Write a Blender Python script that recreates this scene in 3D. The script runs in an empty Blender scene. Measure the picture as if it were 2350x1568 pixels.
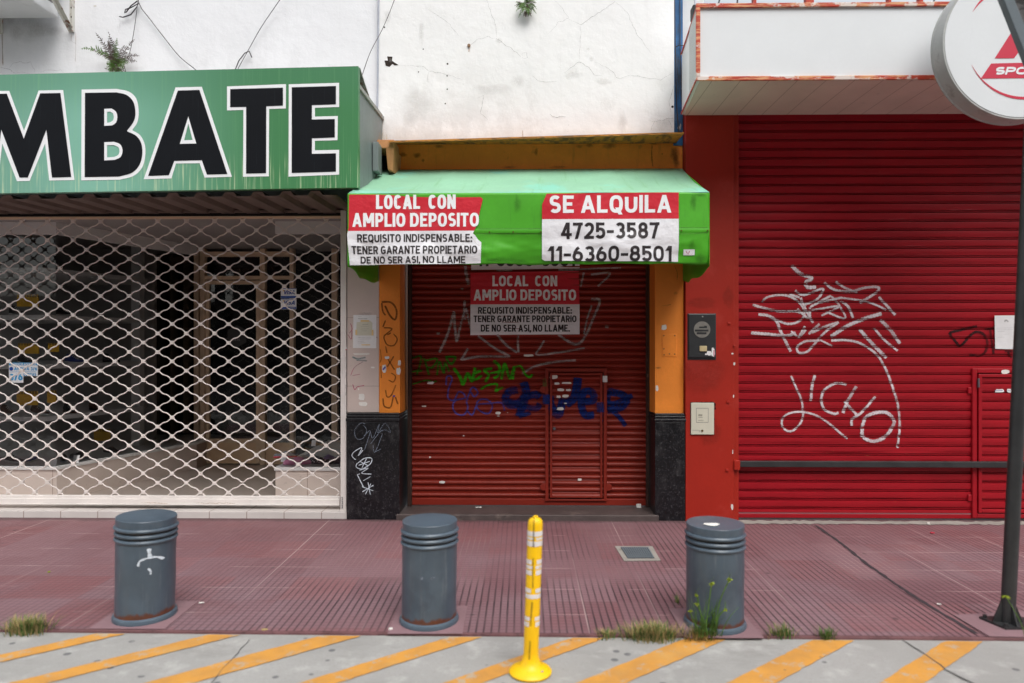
import bpy, bmesh, math, random
from mathutils import Vector, Matrix, noise as mn
R = math.radians
random.seed(7)
scene = bpy.context.scene
# ------------------------------------------------------------------ camera
F = 1611.0                     # focal length in units of a 2350 px wide picture
YAW = R(0.9); CZ = 1.6
cam = bpy.data.cameras.new("camera"); camo = bpy.data.objects.new("camera", cam)
scene.collection.objects.link(camo); scene.camera = camo
camo.location = (0, 0, CZ); camo.rotation_euler = (R(90), 0, YAW)
cam.sensor_width = 36; cam.lens = 36 * F / 2350; cam.clip_start = .05; cam.clip_end = 500
cam.dof.use_dof = True; cam.dof.focus_distance = 6.3; cam.dof.aperture_fstop = 1.15
# ------------------------------------------------------------------ light
SUN_EL, SUN_AZ = R(56), R(160)
world = bpy.data.worlds.new("World"); scene.world = world; world.use_nodes = True
wn = world.node_tree; bg = wn.nodes['Background']
sky = wn.nodes.new('ShaderNodeTexSky'); sky.sky_type = 'NISHITA'; sky.sun_disc = False
sky.sun_elevation = SUN_EL; sky.sun_rotation = SUN_AZ; sky.dust_density = 4; sky.air_density = 1.2
hs = wn.nodes.new('ShaderNodeHueSaturation'); hs.inputs['Saturation'].default_value = .28
wn.links.new(sky.outputs[0], hs.inputs['Color']); wn.links.new(hs.outputs[0], bg.inputs[0])
bg.inputs[1].default_value = .15
sun = bpy.data.lights.new("sun", 'SUN'); sun.energy = .8; sun.angle = R(38); sun.color = (1, .97, .93)
suno = bpy.data.objects.new("sun", sun); scene.collection.objects.link(suno)
sd = Vector((math.sin(SUN_AZ) * math.cos(SUN_EL), math.cos(SUN_AZ) * math.cos(SUN_EL), math.sin(SUN_EL)))
suno.rotation_euler = sd.to_track_quat('Z', 'Y').to_euler(); suno.location = sd * 30
vs = scene.view_settings
vs.view_transform = 'Standard'; vs.look = 'None'; vs.gamma = 1; vs.exposure = 0.7

# ------------------------------------------------------------------ helpers: real positions measured from the photo
cy_, sy_ = math.cos(YAW), math.sin(YAW)
def ray(u, v):
    a = (u - 1175) / F; b = (784 - v) / F
    return Vector((-sy_ + a * cy_, cy_ + a * sy_, b))
def W(u, v, Y):                # point at distance y = Y from the camera
    d = ray(u, v); t = Y / d.y
    return Vector((d.x * t, Y, CZ + d.z * t))
def G(u, v, z=0.):             # point on the ground
    d = ray(u, v); t = (z - CZ) / d.z
    return Vector((d.x * t, d.y * t, z))
def PL(u, v, p0, p1):          # point on an upright plane through p0, p1 (xy)
    n = Vector((p1[1] - p0[1], -(p1[0] - p0[0]), 0)); d = ray(u, v)
    t = (n.x * p0[0] + n.y * p0[1]) / n.dot(d)
    return Vector((d.x * t, d.y * t, CZ + d.z * t))
def X(u, Y): return W(u, 784, Y).x
def Z(v, Y, u=1175): return W(u, v, Y).z
def Zc(ox, oy, s):             # converter from an enlarged view of the photo to (u, v)
    return lambda x, y: ((ox + x / s) / 1.743, (oy + y / s) / 1.743)
def S(r, g, b):
    f = lambda c: c / 12.92 if c <= .04045 else ((c + .055) / 1.055) ** 2.4
    return (f(r / 255), f(g / 255), f(b / 255), 1)

# ------------------------------------------------------------------ materials
class NT:
    def __init__(s, name):
        s.m = bpy.data.materials.new(name); s.m.use_nodes = True
        s.t = s.m.node_tree; s.p = s.t.nodes['Principled BSDF']; s.out = s.t.nodes['Material Output']
        s.tc = s.t.nodes.new('ShaderNodeTexCoord').outputs['Object']
    def put(s, sock, v):
        if isinstance(v, bpy.types.NodeSocket): s.t.links.new(v, sock)
        else: sock.default_value = v
    def math(s, op, a, b=0., c=0.):
        n = s.t.nodes.new('ShaderNodeMath'); n.operation = op
        s.put(n.inputs[0], a); s.put(n.inputs[1], b); s.put(n.inputs[2], c); return n.outputs[0]
    def map(s, sc=(1, 1, 1), loc=(0, 0, 0), rot=(0, 0, 0), vec=None):
        n = s.t.nodes.new('ShaderNodeMapping'); s.put(n.inputs[0], vec or s.tc)
        n.inputs['Location'].default_value = loc; n.inputs['Rotation'].default_value = rot; n.inputs['Scale'].default_value = sc
        return n.outputs[0]
    def noise(s, scale, vec=None, detail=5, rough=.6, dist=0.):
        n = s.t.nodes.new('ShaderNodeTexNoise'); s.put(n.inputs['Vector'], vec or s.tc)
        n.inputs['Scale'].default_value = scale; n.inputs['Detail'].default_value = detail
        n.inputs['Roughness'].default_value = rough; n.inputs['Distortion'].default_value = dist; return n.outputs[0]
    def white(s, vec):
        n = s.t.nodes.new('ShaderNodeTexWhiteNoise'); s.put(n.inputs[0], vec); return n.outputs[0]
    def vor(s, scale, vec=None, feature='F1'):
        n = s.t.nodes.new('ShaderNodeTexVoronoi'); n.feature = feature; s.put(n.inputs['Vector'], vec or s.tc)
        n.inputs['Scale'].default_value = scale; return n.outputs[0]
    def ramp(s, f, lo, hi, a=0., b=1.):
        n = s.t.nodes.new('ShaderNodeMapRange'); n.interpolation_type = 'SMOOTHSTEP'
        s.put(n.inputs[0], f); n.inputs[1].default_value = lo; n.inputs[2].default_value = hi
        n.inputs[3].default_value = a; n.inputs[4].default_value = b; return n.outputs[0]
    def mix(s, f, a, b, mode='MIX'):
        n = s.t.nodes.new('ShaderNodeMix'); n.data_type = 'RGBA'; n.blend_type = mode
        s.put(n.inputs[0], f); s.put(n.inputs[6], a); s.put(n.inputs[7], b); return n.outputs[2]
    def xyz(s, vec=None):
        n = s.t.nodes.new('ShaderNodeSeparateXYZ'); s.put(n.inputs[0], vec or s.tc); return n.outputs
    def comb(s, x, y, z):
        n = s.t.nodes.new('ShaderNodeCombineXYZ')
        for i, v in enumerate((x, y, z)): s.put(n.inputs[i], v)
        return n.outputs[0]
    def bump(s, h, strength=.3, dist=.01):
        n = s.t.nodes.new('ShaderNodeBump'); n.inputs['Strength'].default_value = strength
        n.inputs['Distance'].default_value = dist; s.put(n.inputs['Height'], h)
        s.t.links.new(n.outputs[0], s.p.inputs['Normal'])
    def line(s, co, pitch, w, off=0.):   # 1 on a joint line
        f = s.math('FRACT', s.math('ADD', s.math('DIVIDE', co, pitch), off + 100))
        d = s.math('ABSOLUTE', s.math('SUBTRACT', f, .5))
        return s.ramp(d, .5 - w / pitch, .5 - .35 * w / pitch)
    def done(s, col=None, rough=None, metal=None, spec=None):
        for k, v in (('Base Color', col), ('Roughness', rough), ('Metallic', metal), ('Specular IOR Level', spec)):
            if v is not None: s.put(s.p.inputs[k], v)
        return s.m
def sc_(c, k): return (min(1, c[0] * k), min(1, c[1] * k), min(1, c[2] * k), 1)
def pm(name, base, rough=.6, var=.12, vs_=4, layers=(), bump=None, metal=0, spec=.4):
    """painted or dirty surface: base colour, slow variation, then layers (colour, xyz stretch, scale, lo, hi, amount)"""
    n = NT(name)
    c = n.mix(n.ramp(n.noise(vs_), .3, .7), sc_(base, 1 - var), sc_(base, 1 + var))
    c = n.mix(n.ramp(n.noise(vs_ * 14, detail=3), .3, .7, 0, .5), c, sc_(base, 1 - var))
    for i, (col, st, scl, lo, hi, am) in enumerate(layers):
        f = n.noise(scl, n.map(st, (i * 3.1, i * 1.7, 0)), detail=6, rough=.65)
        c = n.mix(n.ramp(f, lo, hi, 0, am), c, col)
    if bump: n.bump(n.noise(bump[0], detail=6), bump[1], bump[2] if len(bump) > 2 else .01)
    return n.done(c, rough, metal, spec)
GRIME = S(70, 62, 55); RUST = S(120, 62, 30); DARK = S(28, 26, 25)
V1 = (14, 14, 1.1)     # vertical streaks
H1 = (1.2, 1, 40)      # horizontal streaks

MT = {}
MT['white_metal'] = pm('white_metal', S(226, 220, 215), .45, .06, 5, [(S(150, 105, 75), (1, 1, 1), 26, .68, .76, .7), (GRIME, V1, 3, .62, .8, .35)])
MT['grille'] = pm('grille', S(224, 216, 210), .45, .06, 5, [(S(120, 72, 45), (1, 1, 1), 30, .64, .72, .8)])
MT['black_tile'] = pm('black_tile', S(20, 21, 25), .3, .35, 30, [(S(92, 92, 95), (1, 1, 1), 75, .55, .68, .6), (S(85, 84, 85), (1, 1, .6), 9, .5, .75, .4), (S(110, 105, 100), (1, 1, .6), 60, .70, .8, .5)], (60, .1))
MT['beige'] = pm('beige', S(200, 184, 176), .5, .05, 3, [(S(150, 135, 125), V1, 2.5, .6, .85, .4)])
MT['orange'] = pm('orange', S(236, 140, 50), .55, .07, 4, [(S(150, 80, 30), (1, 1, 1), 9, .66, .8, .45), (S(120, 70, 35), (4, 4, 1), 20, .72, .78, .6)], (30, .12))
MT['orange_old'] = pm('orange_old', S(240, 138, 54), .65, .1, 3, [(S(70, 46, 28), (2, 2, 1.5), 3.2, .62, .78, .7), (S(110, 66, 34), (6, 6, .7), 3, .55, .8, .5)], (25, .3))
MT['red_wall'] = pm('red_wall', S(160, 34, 18), .5, .06, 2.5, [(S(170, 50, 40), (1, 1, 1), 1.6, .54, .6, .55), (S(120, 30, 22), V1, 2, .62, .9, .5)], (14, .18))
MT['red_trim'] = pm('red_trim', S(176, 46, 28), .5, .12, 8, [(S(238, 165, 110), (3, 1, 12), 5, .56, .66, .8), (S(226, 220, 210), (2, 2, 4), 9, .66, .72, .8)])
MT['peeled_trim'] = pm('peeled_trim', S(186, 64, 42), .5, .15, 8, [(S(224, 168, 120), (2, 1, 20), 2.2, .46, .58, .85), (S(222, 214, 206), (2, 2, 3), 4, .52, .6, .9)])
MT['concrete'] = pm('concrete', S(150, 145, 138), .85, .15, 6, [(GRIME, (1, 1, 1), 9, .6, .8, .5)], (60, .3))
MT['dark_slab'] = pm('dark_slab', S(84, 74, 72), .5, .2, 8, [(S(125, 112, 104), (1, 1, 1), 6, .55, .75, .6), (DARK, (1, 1, 1), 18, .6, .75, .6)], (40, .2))
MT['green_print'] = None
MT['black_print'] = pm('black_print', S(15, 18, 23), .6, .1, 5, [(S(80, 90, 98), (60, 60, .8), 2, .60, .8, .3)], None, 0, .15)
MT['white_print'] = pm('white_print', S(238, 240, 242), .5, .02)
MT['sign_side'] = pm('sign_side', S(122, 130, 130), .5, .1, 4, [(S(60, 62, 62), V1, 2, .55, .8, .6), (RUST, (2, 2, 2), 9, .68, .74, .7)])
MT['rusty'] = pm('rusty', S(150, 150, 146), .5, .1, 6, [(RUST, (1, 1, 1), 14, .56, .64, .9)])
MT['corrugated'] = pm('corrugated', S(112, 98, 90), .65, .12, 4, [(S(75, 64, 58), (12, 1, 12), 2, .5, .75, .6)])
MT['awning_top'] = pm('awning_top', S(140, 190, 158), .6, .08, 2.5, [(S(120, 205, 190), (1, 1, 1), 1.6, .5, .62, .5), (S(105, 160, 95), (9, .7, 1), 1.5, .55, .75, .45), (S(235, 240, 230), (1, 1, 1), 26, .70, .74, .7), (S(60, 80, 55), (1, 1, 1), 4, .64, .8, .5)], (40, .05))
MT['awning_green'] = pm('awning_green', S(74, 164, 34), .5, .08, 2.5, [(S(52, 120, 32), (18, 18, 1.2), 2.2, .58, .8, .55), (S(50, 70, 40), (30, 30, 2), 3, .66, .76, .5)], (22, .04))
MT['awning_dark_stain'] = pm('awning_dark_stain', S(60, 110, 35), .6, .2, 9)
MT['poster_red'] = pm('poster_red', S(204, 44, 58), .4, .05, 4, (), (5, .4, .04))
MT['poster_white'] = pm('poster_white', S(232, 232, 236), .4, .03, 4, (), (5, .5, .04))
MT['poster_ink'] = pm('poster_ink', S(50, 44, 46), .45, .25, 10)
MT['bollard'] = pm('bollard', S(82, 96, 108), .3, .1, 5, [(S(62, 74, 86), (1, 1, .5), 5, .5, .7, .5), (S(128, 136, 140), (5, 5, .6), 5, .66, .8, .35)], (50, .04))
MT['bollard_groove'] = pm('bollard_groove', S(44, 46, 48), .6, .2, 8, [(S(70, 50, 36), (1, 1, 1), 8, .55, .7, .6)])
MT['yellow'] = pm('yellow', S(247, 196, 16), .4, .03, 6, [(S(150, 105, 30), (22, 22, 2), 2.5, .64, .8, .6)])
MT['reflective'] = pm('reflective', S(226, 222, 220), .35, .05, 20, [(S(215, 170, 60), (1, 1, 1), 40, .62, .68, .9)])
MT['pole'] = pm('pole', S(52, 53, 54), .4, .2, 9, [(S(85, 86, 86), (12, 12, 1), 3, .6, .8, .5)])
MT['grey_paint'] = pm('grey_paint', S(104, 114, 120), .5, .06, 6)
MT['weathered'] = pm('weathered', S(104, 102, 102), .7, .4, 9, [(S(30, 28, 28), (1, 1, 2), 8, .54, .64, .8), (S(190, 190, 188), (2, 1, 1), 6, .64, .7, .8)])
MT['plastic_white'] = pm('plastic_white', S(226, 230, 232), .35, .02, 3, [(S(190, 192, 192), V1, 1.4, .6, .85, .3)])
MT['rim_grey'] = pm('rim_grey', S(178, 180, 178), .5, .14, 3, [(S(90, 84, 80), (2, 2, 2), 3, .52, .72, .7)])
MT['emblem_red'] = pm('emblem_red', S(205, 62, 82), .4, .02)
MT['soffit'] = pm('soffit', S(205, 190, 182), .6, .05, 2, [(S(150, 132, 122), (1, 1, 1), 2.2, .6, .8, .4)])
MT['meter_black'] = pm('meter_black', S(52, 54, 56), .4, .15, 9, [(S(100, 100, 100), (1, 1, 3), 7, .62, .75, .4)])
MT['cream_box'] = pm('cream_box', S(206, 204, 186), .45, .04, 5)
MT['paper'] = pm('paper', S(226, 226, 226), .7, .05, 9, (), (30, .2))
MT['ink_grey'] = pm('ink_grey', S(120, 118, 118), .7)
MT['blue_strip'] = pm('blue_strip', S(44, 100, 152), .6, .25, 4, [(S(60, 62, 64), (5, 5, .8), 1.6, .5, .62, .9), (S(190, 186, 180), (2, 2, 1), 7, .62, .66, .9)], (20, .4))
MT['wire'] = pm('wire', S(62, 58, 62), .6)
MT['conduit'] = pm('conduit', S(176, 180, 192), .45)
MT['tape_yellow'] = pm('tape_yellow', S(228, 200, 140), .6)
MT['green_leaf'] = pm('green_leaf', S(84, 118, 48), .6, .4, 30)
MT['dry_leaf'] = pm('dry_leaf', S(176, 154, 106), .8, .25, 30)
MT['dead_leaf'] = pm('dead_leaf', S(82, 66, 60), .8, .3, 30)
MT['flower'] = pm('flower', S(150, 166, 48), .7, .2, 60)
MT['aluminium'] = pm('aluminium', S(230, 202, 170), .45, .05, 3)
MT['door_panel'] = pm('door_panel', S(232, 198, 160), .5, .06, 3)
MT['shop_wall'] = pm('shop_wall', S(160, 156, 153), .7, .05, 2)
MT['shelf_white'] = pm('shelf_white', S(222, 220, 218), .5, .03, 2)
MT['black_room'] = pm('black_room', S(18, 17, 18), .8, .2, 2)  # near-black colour stands in for spaces that little light reaches
MT['shop_floor'] = pm('shop_floor', S(186, 172, 162), .3, .08, 2)
MT['ac_white'] = pm('ac_white', S(215, 217, 219), .5, .05, 3, [(S(130, 125, 120), (1, 1, 1), 5, .55, .75, .5)])
MT['hole'] = pm('hole', S(50, 40, 34), .9, .3, 20)
MT['steel_dark'] = pm('steel_dark', S(96, 98, 104), .45, .1, 20, (), None, .3)
MT['litter'] = pm('litter', S(225, 222, 216), .8)
MT['cardboard_yellow'] = pm('cardboard_yellow', S(224, 172, 30), .6)
MT['blue_print'] = pm('blue_print', S(24, 78, 165), .5)
MT['sky_blue_print'] = pm('sky_blue_print', S(60, 165, 220), .5)
MT['pink'] = pm('pink', S(236, 150, 190), .8, .1, 40)
MT['shoe_black'] = pm('shoe_black', S(40, 40, 44), .6, .3, 30)
MT['shoe_brown'] = pm('shoe_brown', S(92, 56, 36), .6, .3, 30)
MT['shoe_grey'] = pm('shoe_grey', S(140, 142, 150), .8, .2, 40)
MT['shoe_blue'] = pm('shoe_blue', S(38, 60, 130), .7, .2, 30)
MT['sole_white'] = pm('sole_white', S(226, 226, 224), .6)
MT['brass'] = pm('brass', S(110, 92, 50), .4, .2, 20, (), None, .7)

def mat_plaster(name, base, grey_tone, lowz, amt):
    n = NT(name)
    x, y, z = n.xyz()
    c = n.mix(n.ramp(n.noise(1.2), .35, .7), sc_(base, 1.0), sc_(base, .94))
    low = n.ramp(z, lowz + 1.0, lowz, 0, 1)
    blot = n.ramp(n.noise(2.3, n.map((1, 1, .8)), 8, .68), .5, .62)
    c = n.mix(n.math('MULTIPLY', n.math('MULTIPLY', blot, low), amt), c, grey_tone)  # grey stain blotches, strongest low on the wall
    streak = n.ramp(n.noise(2.0, n.map((11, 11, .5)), 5), .52, .8)
    c = n.mix(n.math('MULTIPLY', streak, amt * .35), c, grey_tone)
    spk = n.ramp(n.noise(70, detail=2), .7, .76)
    c = n.mix(n.math('MULTIPLY', n.math('MULTIPLY', spk, low), .5), c, S(110, 105, 98))
    edge = n.ramp(n.math('ADD', z, n.math('MULTIPLY', n.noise(5), .18)), lowz + .22, lowz + .08)
    c = n.mix(n.math('MULTIPLY', edge, .45), c, sc_(grey_tone, .75))
    h = n.math('ADD', n.math('MULTIPLY', n.noise(7, None, 8), 1.), n.math('MULTIPLY', blot, -.15))
    n.bump(h, .35, .02)
    return n.done(c, .8, 0, .2)
MT['plaster'] = mat_plaster('plaster', S(243, 243, 243), S(206, 203, 200), 3.4, .36)
MT['plaster_left'] = mat_plaster('plaster_left', S(236, 237, 240), S(205, 205, 207), 3.6, .45)
MT['plaster_grey'] = mat_plaster('plaster_grey', S(215, 216, 216), S(170, 168, 165), 3.6, .8)

def mat_sidewalk():
    n = NT('sidewalk_tiles'); x, y, z = n.xyz()
    wx = n.math('ADD', x, n.math('MULTIPLY', n.noise(2.5, detail=2), .006)); wy = n.math('ADD', y, n.math('MULTIPLY', n.noise(2.2, n.map((1, 1, 1), (3, 0, 0)), 2), .006))
    gv = n.line(wx, .042, .0078, .13); gh = n.line(wy, .042, .0055, .2)
    tile = n.comb(n.math('FLOOR', n.math('ADD', n.math('DIVIDE', x, .42), .63)), n.math('FLOOR', n.math('ADD', n.math('DIVIDE', y, .42), .7)), 0.)
    rnd = n.white(tile); rnd2 = n.white(n.map((1, 1, 1), (7.3, 2.1, 0), vec=tile)); rnd3 = n.white(n.map((1, 1, 1), (1.7, 9.1, 0), vec=tile))
    row = n.white(n.comb(0., n.math('FLOOR', n.math('ADD', n.math('DIVIDE', y, .42), .7)), 3.))
    big = n.noise(.9, None, 5); med = n.noise(3.5, None, 6, .65)
    base = n.mix(rnd, S(134, 104, 109), S(122, 88, 93))
    base = n.mix(n.ramp(n.math('ADD', n.math('MULTIPLY', rnd2, .6), n.math('MULTIPLY', med, .5)), .62, .8, 0, .32), base, S(142, 80, 78))
    base = n.mix(n.ramp(big, .42, .68, 0, .55), base, S(138, 115, 122))
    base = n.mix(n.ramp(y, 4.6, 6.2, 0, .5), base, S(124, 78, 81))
    base = n.mix(n.ramp(med, .5, .75, 0, .45), base, S(120, 88, 92))
    base = n.mix(n.ramp(n.noise(42, detail=4), .45, .75, 0, .4), base, S(112, 84, 88))
    front = n.math('MAXIMUM', n.ramp(y, 5.0, 4.4, .5, 1.25), n.math('MULTIPLY', n.ramp(x, .3, 1.2), .95))
    front = n.math('MULTIPLY', front, n.ramp(x, -2.6, -.7, .36, .85))
    vary = n.math('MULTIPLY', n.ramp(n.noise(1.5, n.map((1, 1, 1), (4, 9, 0)), 5), .3, .6, .5, 1), n.math('ADD', n.math('MULTIPLY', rnd3, .4), .65))
    st = n.math('MULTIPLY', n.math('MULTIPLY', gv, front), vary)
    pale = n.math('MULTIPLY', n.ramp(n.noise(.7, n.map((1, .5, 1), (6, 2, 0)), 3), .47, .58), n.ramp(y, 4.5, 5.0))
    gcol = n.mix(pale, S(58, 47, 51), S(158, 132, 130))
    c = n.mix(st, base, gcol)
    c = n.mix(n.math('MULTIPLY', gh, n.ramp(n.math('ADD', big, n.math('MULTIPLY', rnd, .3)), .4, .8, .25, .55)), c, S(88, 64, 68))
    jt = n.math('MAXIMUM', n.line(x, .42, .006, .13), n.line(y, .42, .006, .2))
    c = n.mix(n.math('MULTIPLY', jt, n.ramp(n.noise(.8, n.map((3, .4, 1), (2, 0, 0)), 3), .48, .62, 0, .65)), c, S(184, 160, 158))
    spots = n.ramp(n.vor(4.2, n.map((1, 1, 0))), .09, .05)
    c = n.mix(n.math('MULTIPLY', spots, n.ramp(n.noise(3), .47, .55, 0, .65)), c, S(66, 58, 60))
    c = n.mix(n.ramp(n.noise(150, detail=1), .72, .78, 0, .6), c, S(190, 175, 172))
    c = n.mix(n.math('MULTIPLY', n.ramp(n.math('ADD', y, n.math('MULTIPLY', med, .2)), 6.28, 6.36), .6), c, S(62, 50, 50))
    h = n.math('ADD', n.math('MULTIPLY', n.math('MAXIMUM', gv, gh), -1.), n.math('MULTIPLY', n.noise(60), .25))
    n.bump(h, .4, .005)
    return n.done(c, n.ramp(big, .3, .7, .5, .72), 0, .35)
MT['sidewalk'] = mat_sidewalk()
def mat_road():
    n = NT('road_concrete')
    c = n.mix(n.ramp(n.noise(1.1), .3, .7), S(148, 147, 144), S(164, 163, 160))
    c = n.mix(n.ramp(n.noise(90, detail=3), .35, .7, 0, .6), c, S(150, 148, 144))
    c = n.mix(n.ramp(n.noise(5, None, 8, .7), .5, .75, 0, .6), c, S(196, 195, 191))
    c = n.mix(n.ramp(n.noise(240, detail=1), .66, .75, 0, .5), c, S(96, 95, 94))
    gum = n.ramp(n.vor(6.5, n.map((1, 1.1, 0), (.3, .2, 0))), .15, .10)
    c = n.mix(n.ramp(n.noise(1.6, n.map((1, 2.5, 1), (8, 3, 0)), 7, .7), .52, .72, 0, .55), c, S(132, 130, 126))
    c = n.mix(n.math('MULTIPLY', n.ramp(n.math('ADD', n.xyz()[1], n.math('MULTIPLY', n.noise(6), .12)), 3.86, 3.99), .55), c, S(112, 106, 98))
    c = n.mix(n.math('MULTIPLY', gum, n.ramp(n.noise(2.2, n.map((1, 1, 0), (5, 5, 0))), .40, .46, 0, .75)), c, S(84, 84, 88))
    n.bump(n.noise(120, detail=4), .35, .004)
    return n.done(c, .8, 0, .3)
MT['road'] = mat_road()
def mat_stripe():
    n = NT('stripe_paint')
    c = n.mix(n.ramp(n.noise(6, None, 6), .35, .7), S(206, 148, 68), S(188, 136, 70))
    c = n.mix(n.ramp(n.noise(130, detail=2), .6, .75, 0, .5), c, S(150, 112, 70))
    c = n.mix(n.ramp(n.vor(7.5, n.map((1, 1, 0), (1.3, .7, 0))), .07, .05, 0, .6), c, S(96, 86, 80))
    c = n.mix(n.ramp(n.noise(9, None, 8, .75), .54, .64, 0, .85), c, S(170, 162, 146))
    c = n.mix(n.ramp(n.noise(2.4, None, 5, .6), .5, .75, 0, .5), c, S(186, 160, 110))
    return n.done(c, .65, 0, .3)
MT['stripe'] = mat_stripe()
def mat_shutter(name, base, chip, dirt):
    n = NT(name)
    c = n.mix(n.ramp(n.noise(2.2, n.map((1, 1, 3)), 4), .3, .7), sc_(base, .93), sc_(base, 1.08))
    c = n.mix(n.ramp(n.noise(3, n.map((.7, 1, 26), (0, 0, 2)), 6), .58, .8, 0, .5), c, dirt)
    c = n.mix(n.ramp(n.noise(5, n.map((1, 1, 1), (4, 0, 4)), 7, .7), .6, .8, 0, .2), c, dirt)
    c = n.mix(n.ramp(n.noise(9, n.map((.55, 1, 15), (1, 0, 1)), 5), .72, .745, 0, .45), c, chip)
    c = n.mix(n.ramp(n.noise(90, detail=1), .75, .79, 0, .4), c, chip)
    n.bump(n.noise(6, n.map((1, 1, 8))), .08, .01)
    return n.done(c, .42, 0, .35)
MT['shutter_red'] = mat_shutter('shutter_red', S(156, 16, 30), S(206, 140, 90), S(84, 14, 18))
MT['shutter_brick'] = mat_shutter('shutter_brick', S(134, 40, 27), S(170, 120, 100), S(60, 24, 18))
def mat_green():
    n = NT('green_print'); x, y, z = n.xyz()
    c = n.mix(n.ramp(x, -4.2, -3.4), S(112, 164, 144), S(128, 184, 164))
    c = n.mix(n.ramp(x, -3.6, -1.9), c, S(66, 128, 80))
    c = n.mix(n.ramp(z, 3.35, 3.75, 0, .5), c, S(74, 130, 96))
    st = n.ramp(n.noise(2, n.map((26, 26, .7)), 4), .52, .7)
    lowm = n.ramp(z, 3.12, 2.9)
    c = n.mix(n.math('MULTIPLY', st, n.math('MULTIPLY', lowm, .75)), c, S(205, 220, 180))
    c = n.mix(n.math('MULTIPLY', n.ramp(n.noise(2, n.map((40, 40, .5), (3, 0, 0)), 4), .5, .8), .25), c, S(130, 190, 130))
    return n.done(c, .45, 0, .4)
MT['green_print'] = mat_green()
def mat_spray(name, col, amt=.9, soft=.6):
    n = NT(name)
    at = n.t.nodes.new('ShaderNodeAttribute'); at.attribute_name = 'cover'
    f = n.math('MULTIPLY', n.ramp(at.outputs['Fac'], .0, soft), n.math('MULTIPLY', n.ramp(n.noise(55, n.map((1, 1, 1)), 3), .25, .55, .55, 1), n.ramp(n.noise(4, None, 4), .3, .55, .6, 1)))
    f = n.math('MULTIPLY', f, amt)
    tr = n.t.nodes.new('ShaderNodeBsdfTransparent'); mx = n.t.nodes.new('ShaderNodeMixShader')
    n.t.links.new(f, mx.inputs[0]); n.t.links.new(tr.outputs[0], mx.inputs[1]); n.t.links.new(n.p.outputs[0], mx.inputs[2])
    n.t.links.new(mx.outputs[0], n.out.inputs[0])
    return n.done(n.mix(n.ramp(n.noise(20), .3, .7), sc_(col, .9), sc_(col, 1.1)), .6, 0, .2)
MT['spray_white'] = mat_spray('spray_white', S(222, 212, 216), .95, .75)
MT['spray_grey'] = mat_spray('spray_grey', S(196, 190, 188), .62, .9)
MT['spray_black'] = mat_spray('spray_black', S(34, 24, 26), .9)
MT['spray_green'] = mat_spray('spray_green', S(66, 172, 24), 1.)
MT['spray_green_faint'] = mat_spray('spray_green_faint', S(62, 140, 28), .85)
MT['spray_violet'] = mat_spray('spray_violet', S(96, 84, 166), .95)
MT['spray_blue'] = mat_spray('spray_blue', S(14, 38, 104), 1., .45)
MT['marker_brown'] = mat_spray('marker_brown', S(84, 52, 20), .7)
MT['marker_white'] = mat_spray('marker_white', S(215, 225, 235), .95)
MT['marker_grey'] = mat_spray('marker_grey', S(130, 140, 155), .7)
MT['marker_pink'] = mat_spray('marker_pink', S(214, 90, 130), .6)
MT['mould'] = mat_spray('mould', S(44, 70, 34), .3, 1.)
MT['stain_dark'] = mat_spray('stain_dark', S(66, 58, 50), .55, 1.)
MT['stain_grey'] = mat_spray('stain_grey', S(202, 199, 196), .26, 1.)
MT['stain_rust'] = mat_spray('stain_rust', S(176, 120, 60), .55, 1.)
MT['crack'] = mat_spray('crack', S(130, 126, 124), .5, .5)
MT['marker_teal'] = mat_spray('marker_teal', S(80, 150, 160), .6)
def mat_glass():
    n = NT('shop_glass')
    tr = n.t.nodes.new('ShaderNodeBsdfTransparent'); gl = n.t.nodes.new('ShaderNodeBsdfGlossy'); gl.inputs['Roughness'].default_value = .015
    tr.inputs[0].default_value = (.96, .97, .97, 1)
    fr = n.t.nodes.new('ShaderNodeFresnel'); fr.inputs[0].default_value = 1.5
    mx = n.t.nodes.new('ShaderNodeMixShader')
    n.t.links.new(n.math('MULTIPLY', fr.outputs[0], 1.5), mx.inputs[0]); n.t.links.new(tr.outputs[0], mx.inputs[1]); n.t.links.new(gl.outputs[0], mx.inputs[2])
    n.t.links.new(mx.outputs[0], n.out.inputs[0]); return n.m
MT['glass'] = mat_glass()
def lines_mat(name, base, jx, jz, w, jc, rough=.5, axis=0):
    n = NT(name); o = n.xyz()
    c = n.mix(n.ramp(n.noise(3), .3, .7), sc_(base, .95), sc_(base, 1.05))
    f = n.line(o[axis], jx, w, .35)
    if jz: f = n.math('MAXIMUM', f, n.line(o[2], jz, w, .07))
    c = n.mix(n.math('MULTIPLY', f, .7), c, jc)
    c = n.mix(n.ramp(n.noise(24, None, 6), .62, .72, 0, .4), c, sc_(base, .6))
    return n.done(c, rough, 0, .4)
MT['base_tile'] = lines_mat('base_tile', S(214, 198, 188), .62, 1.3, .005, S(140, 110, 92))
MT['step_tile'] = lines_mat('step_tile', S(200, 194, 190), .34, 0, .006, S(120, 95, 80), .4)
MT['soffit_panels'] = lines_mat('soffit_panels', S(216, 200, 190), .22, 0, .005, S(150, 130, 118), .6)
MT['pier_tile'] = lines_mat('pier_tile', S(200, 184, 176), 9, .62, .004, S(150, 132, 122))

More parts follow.
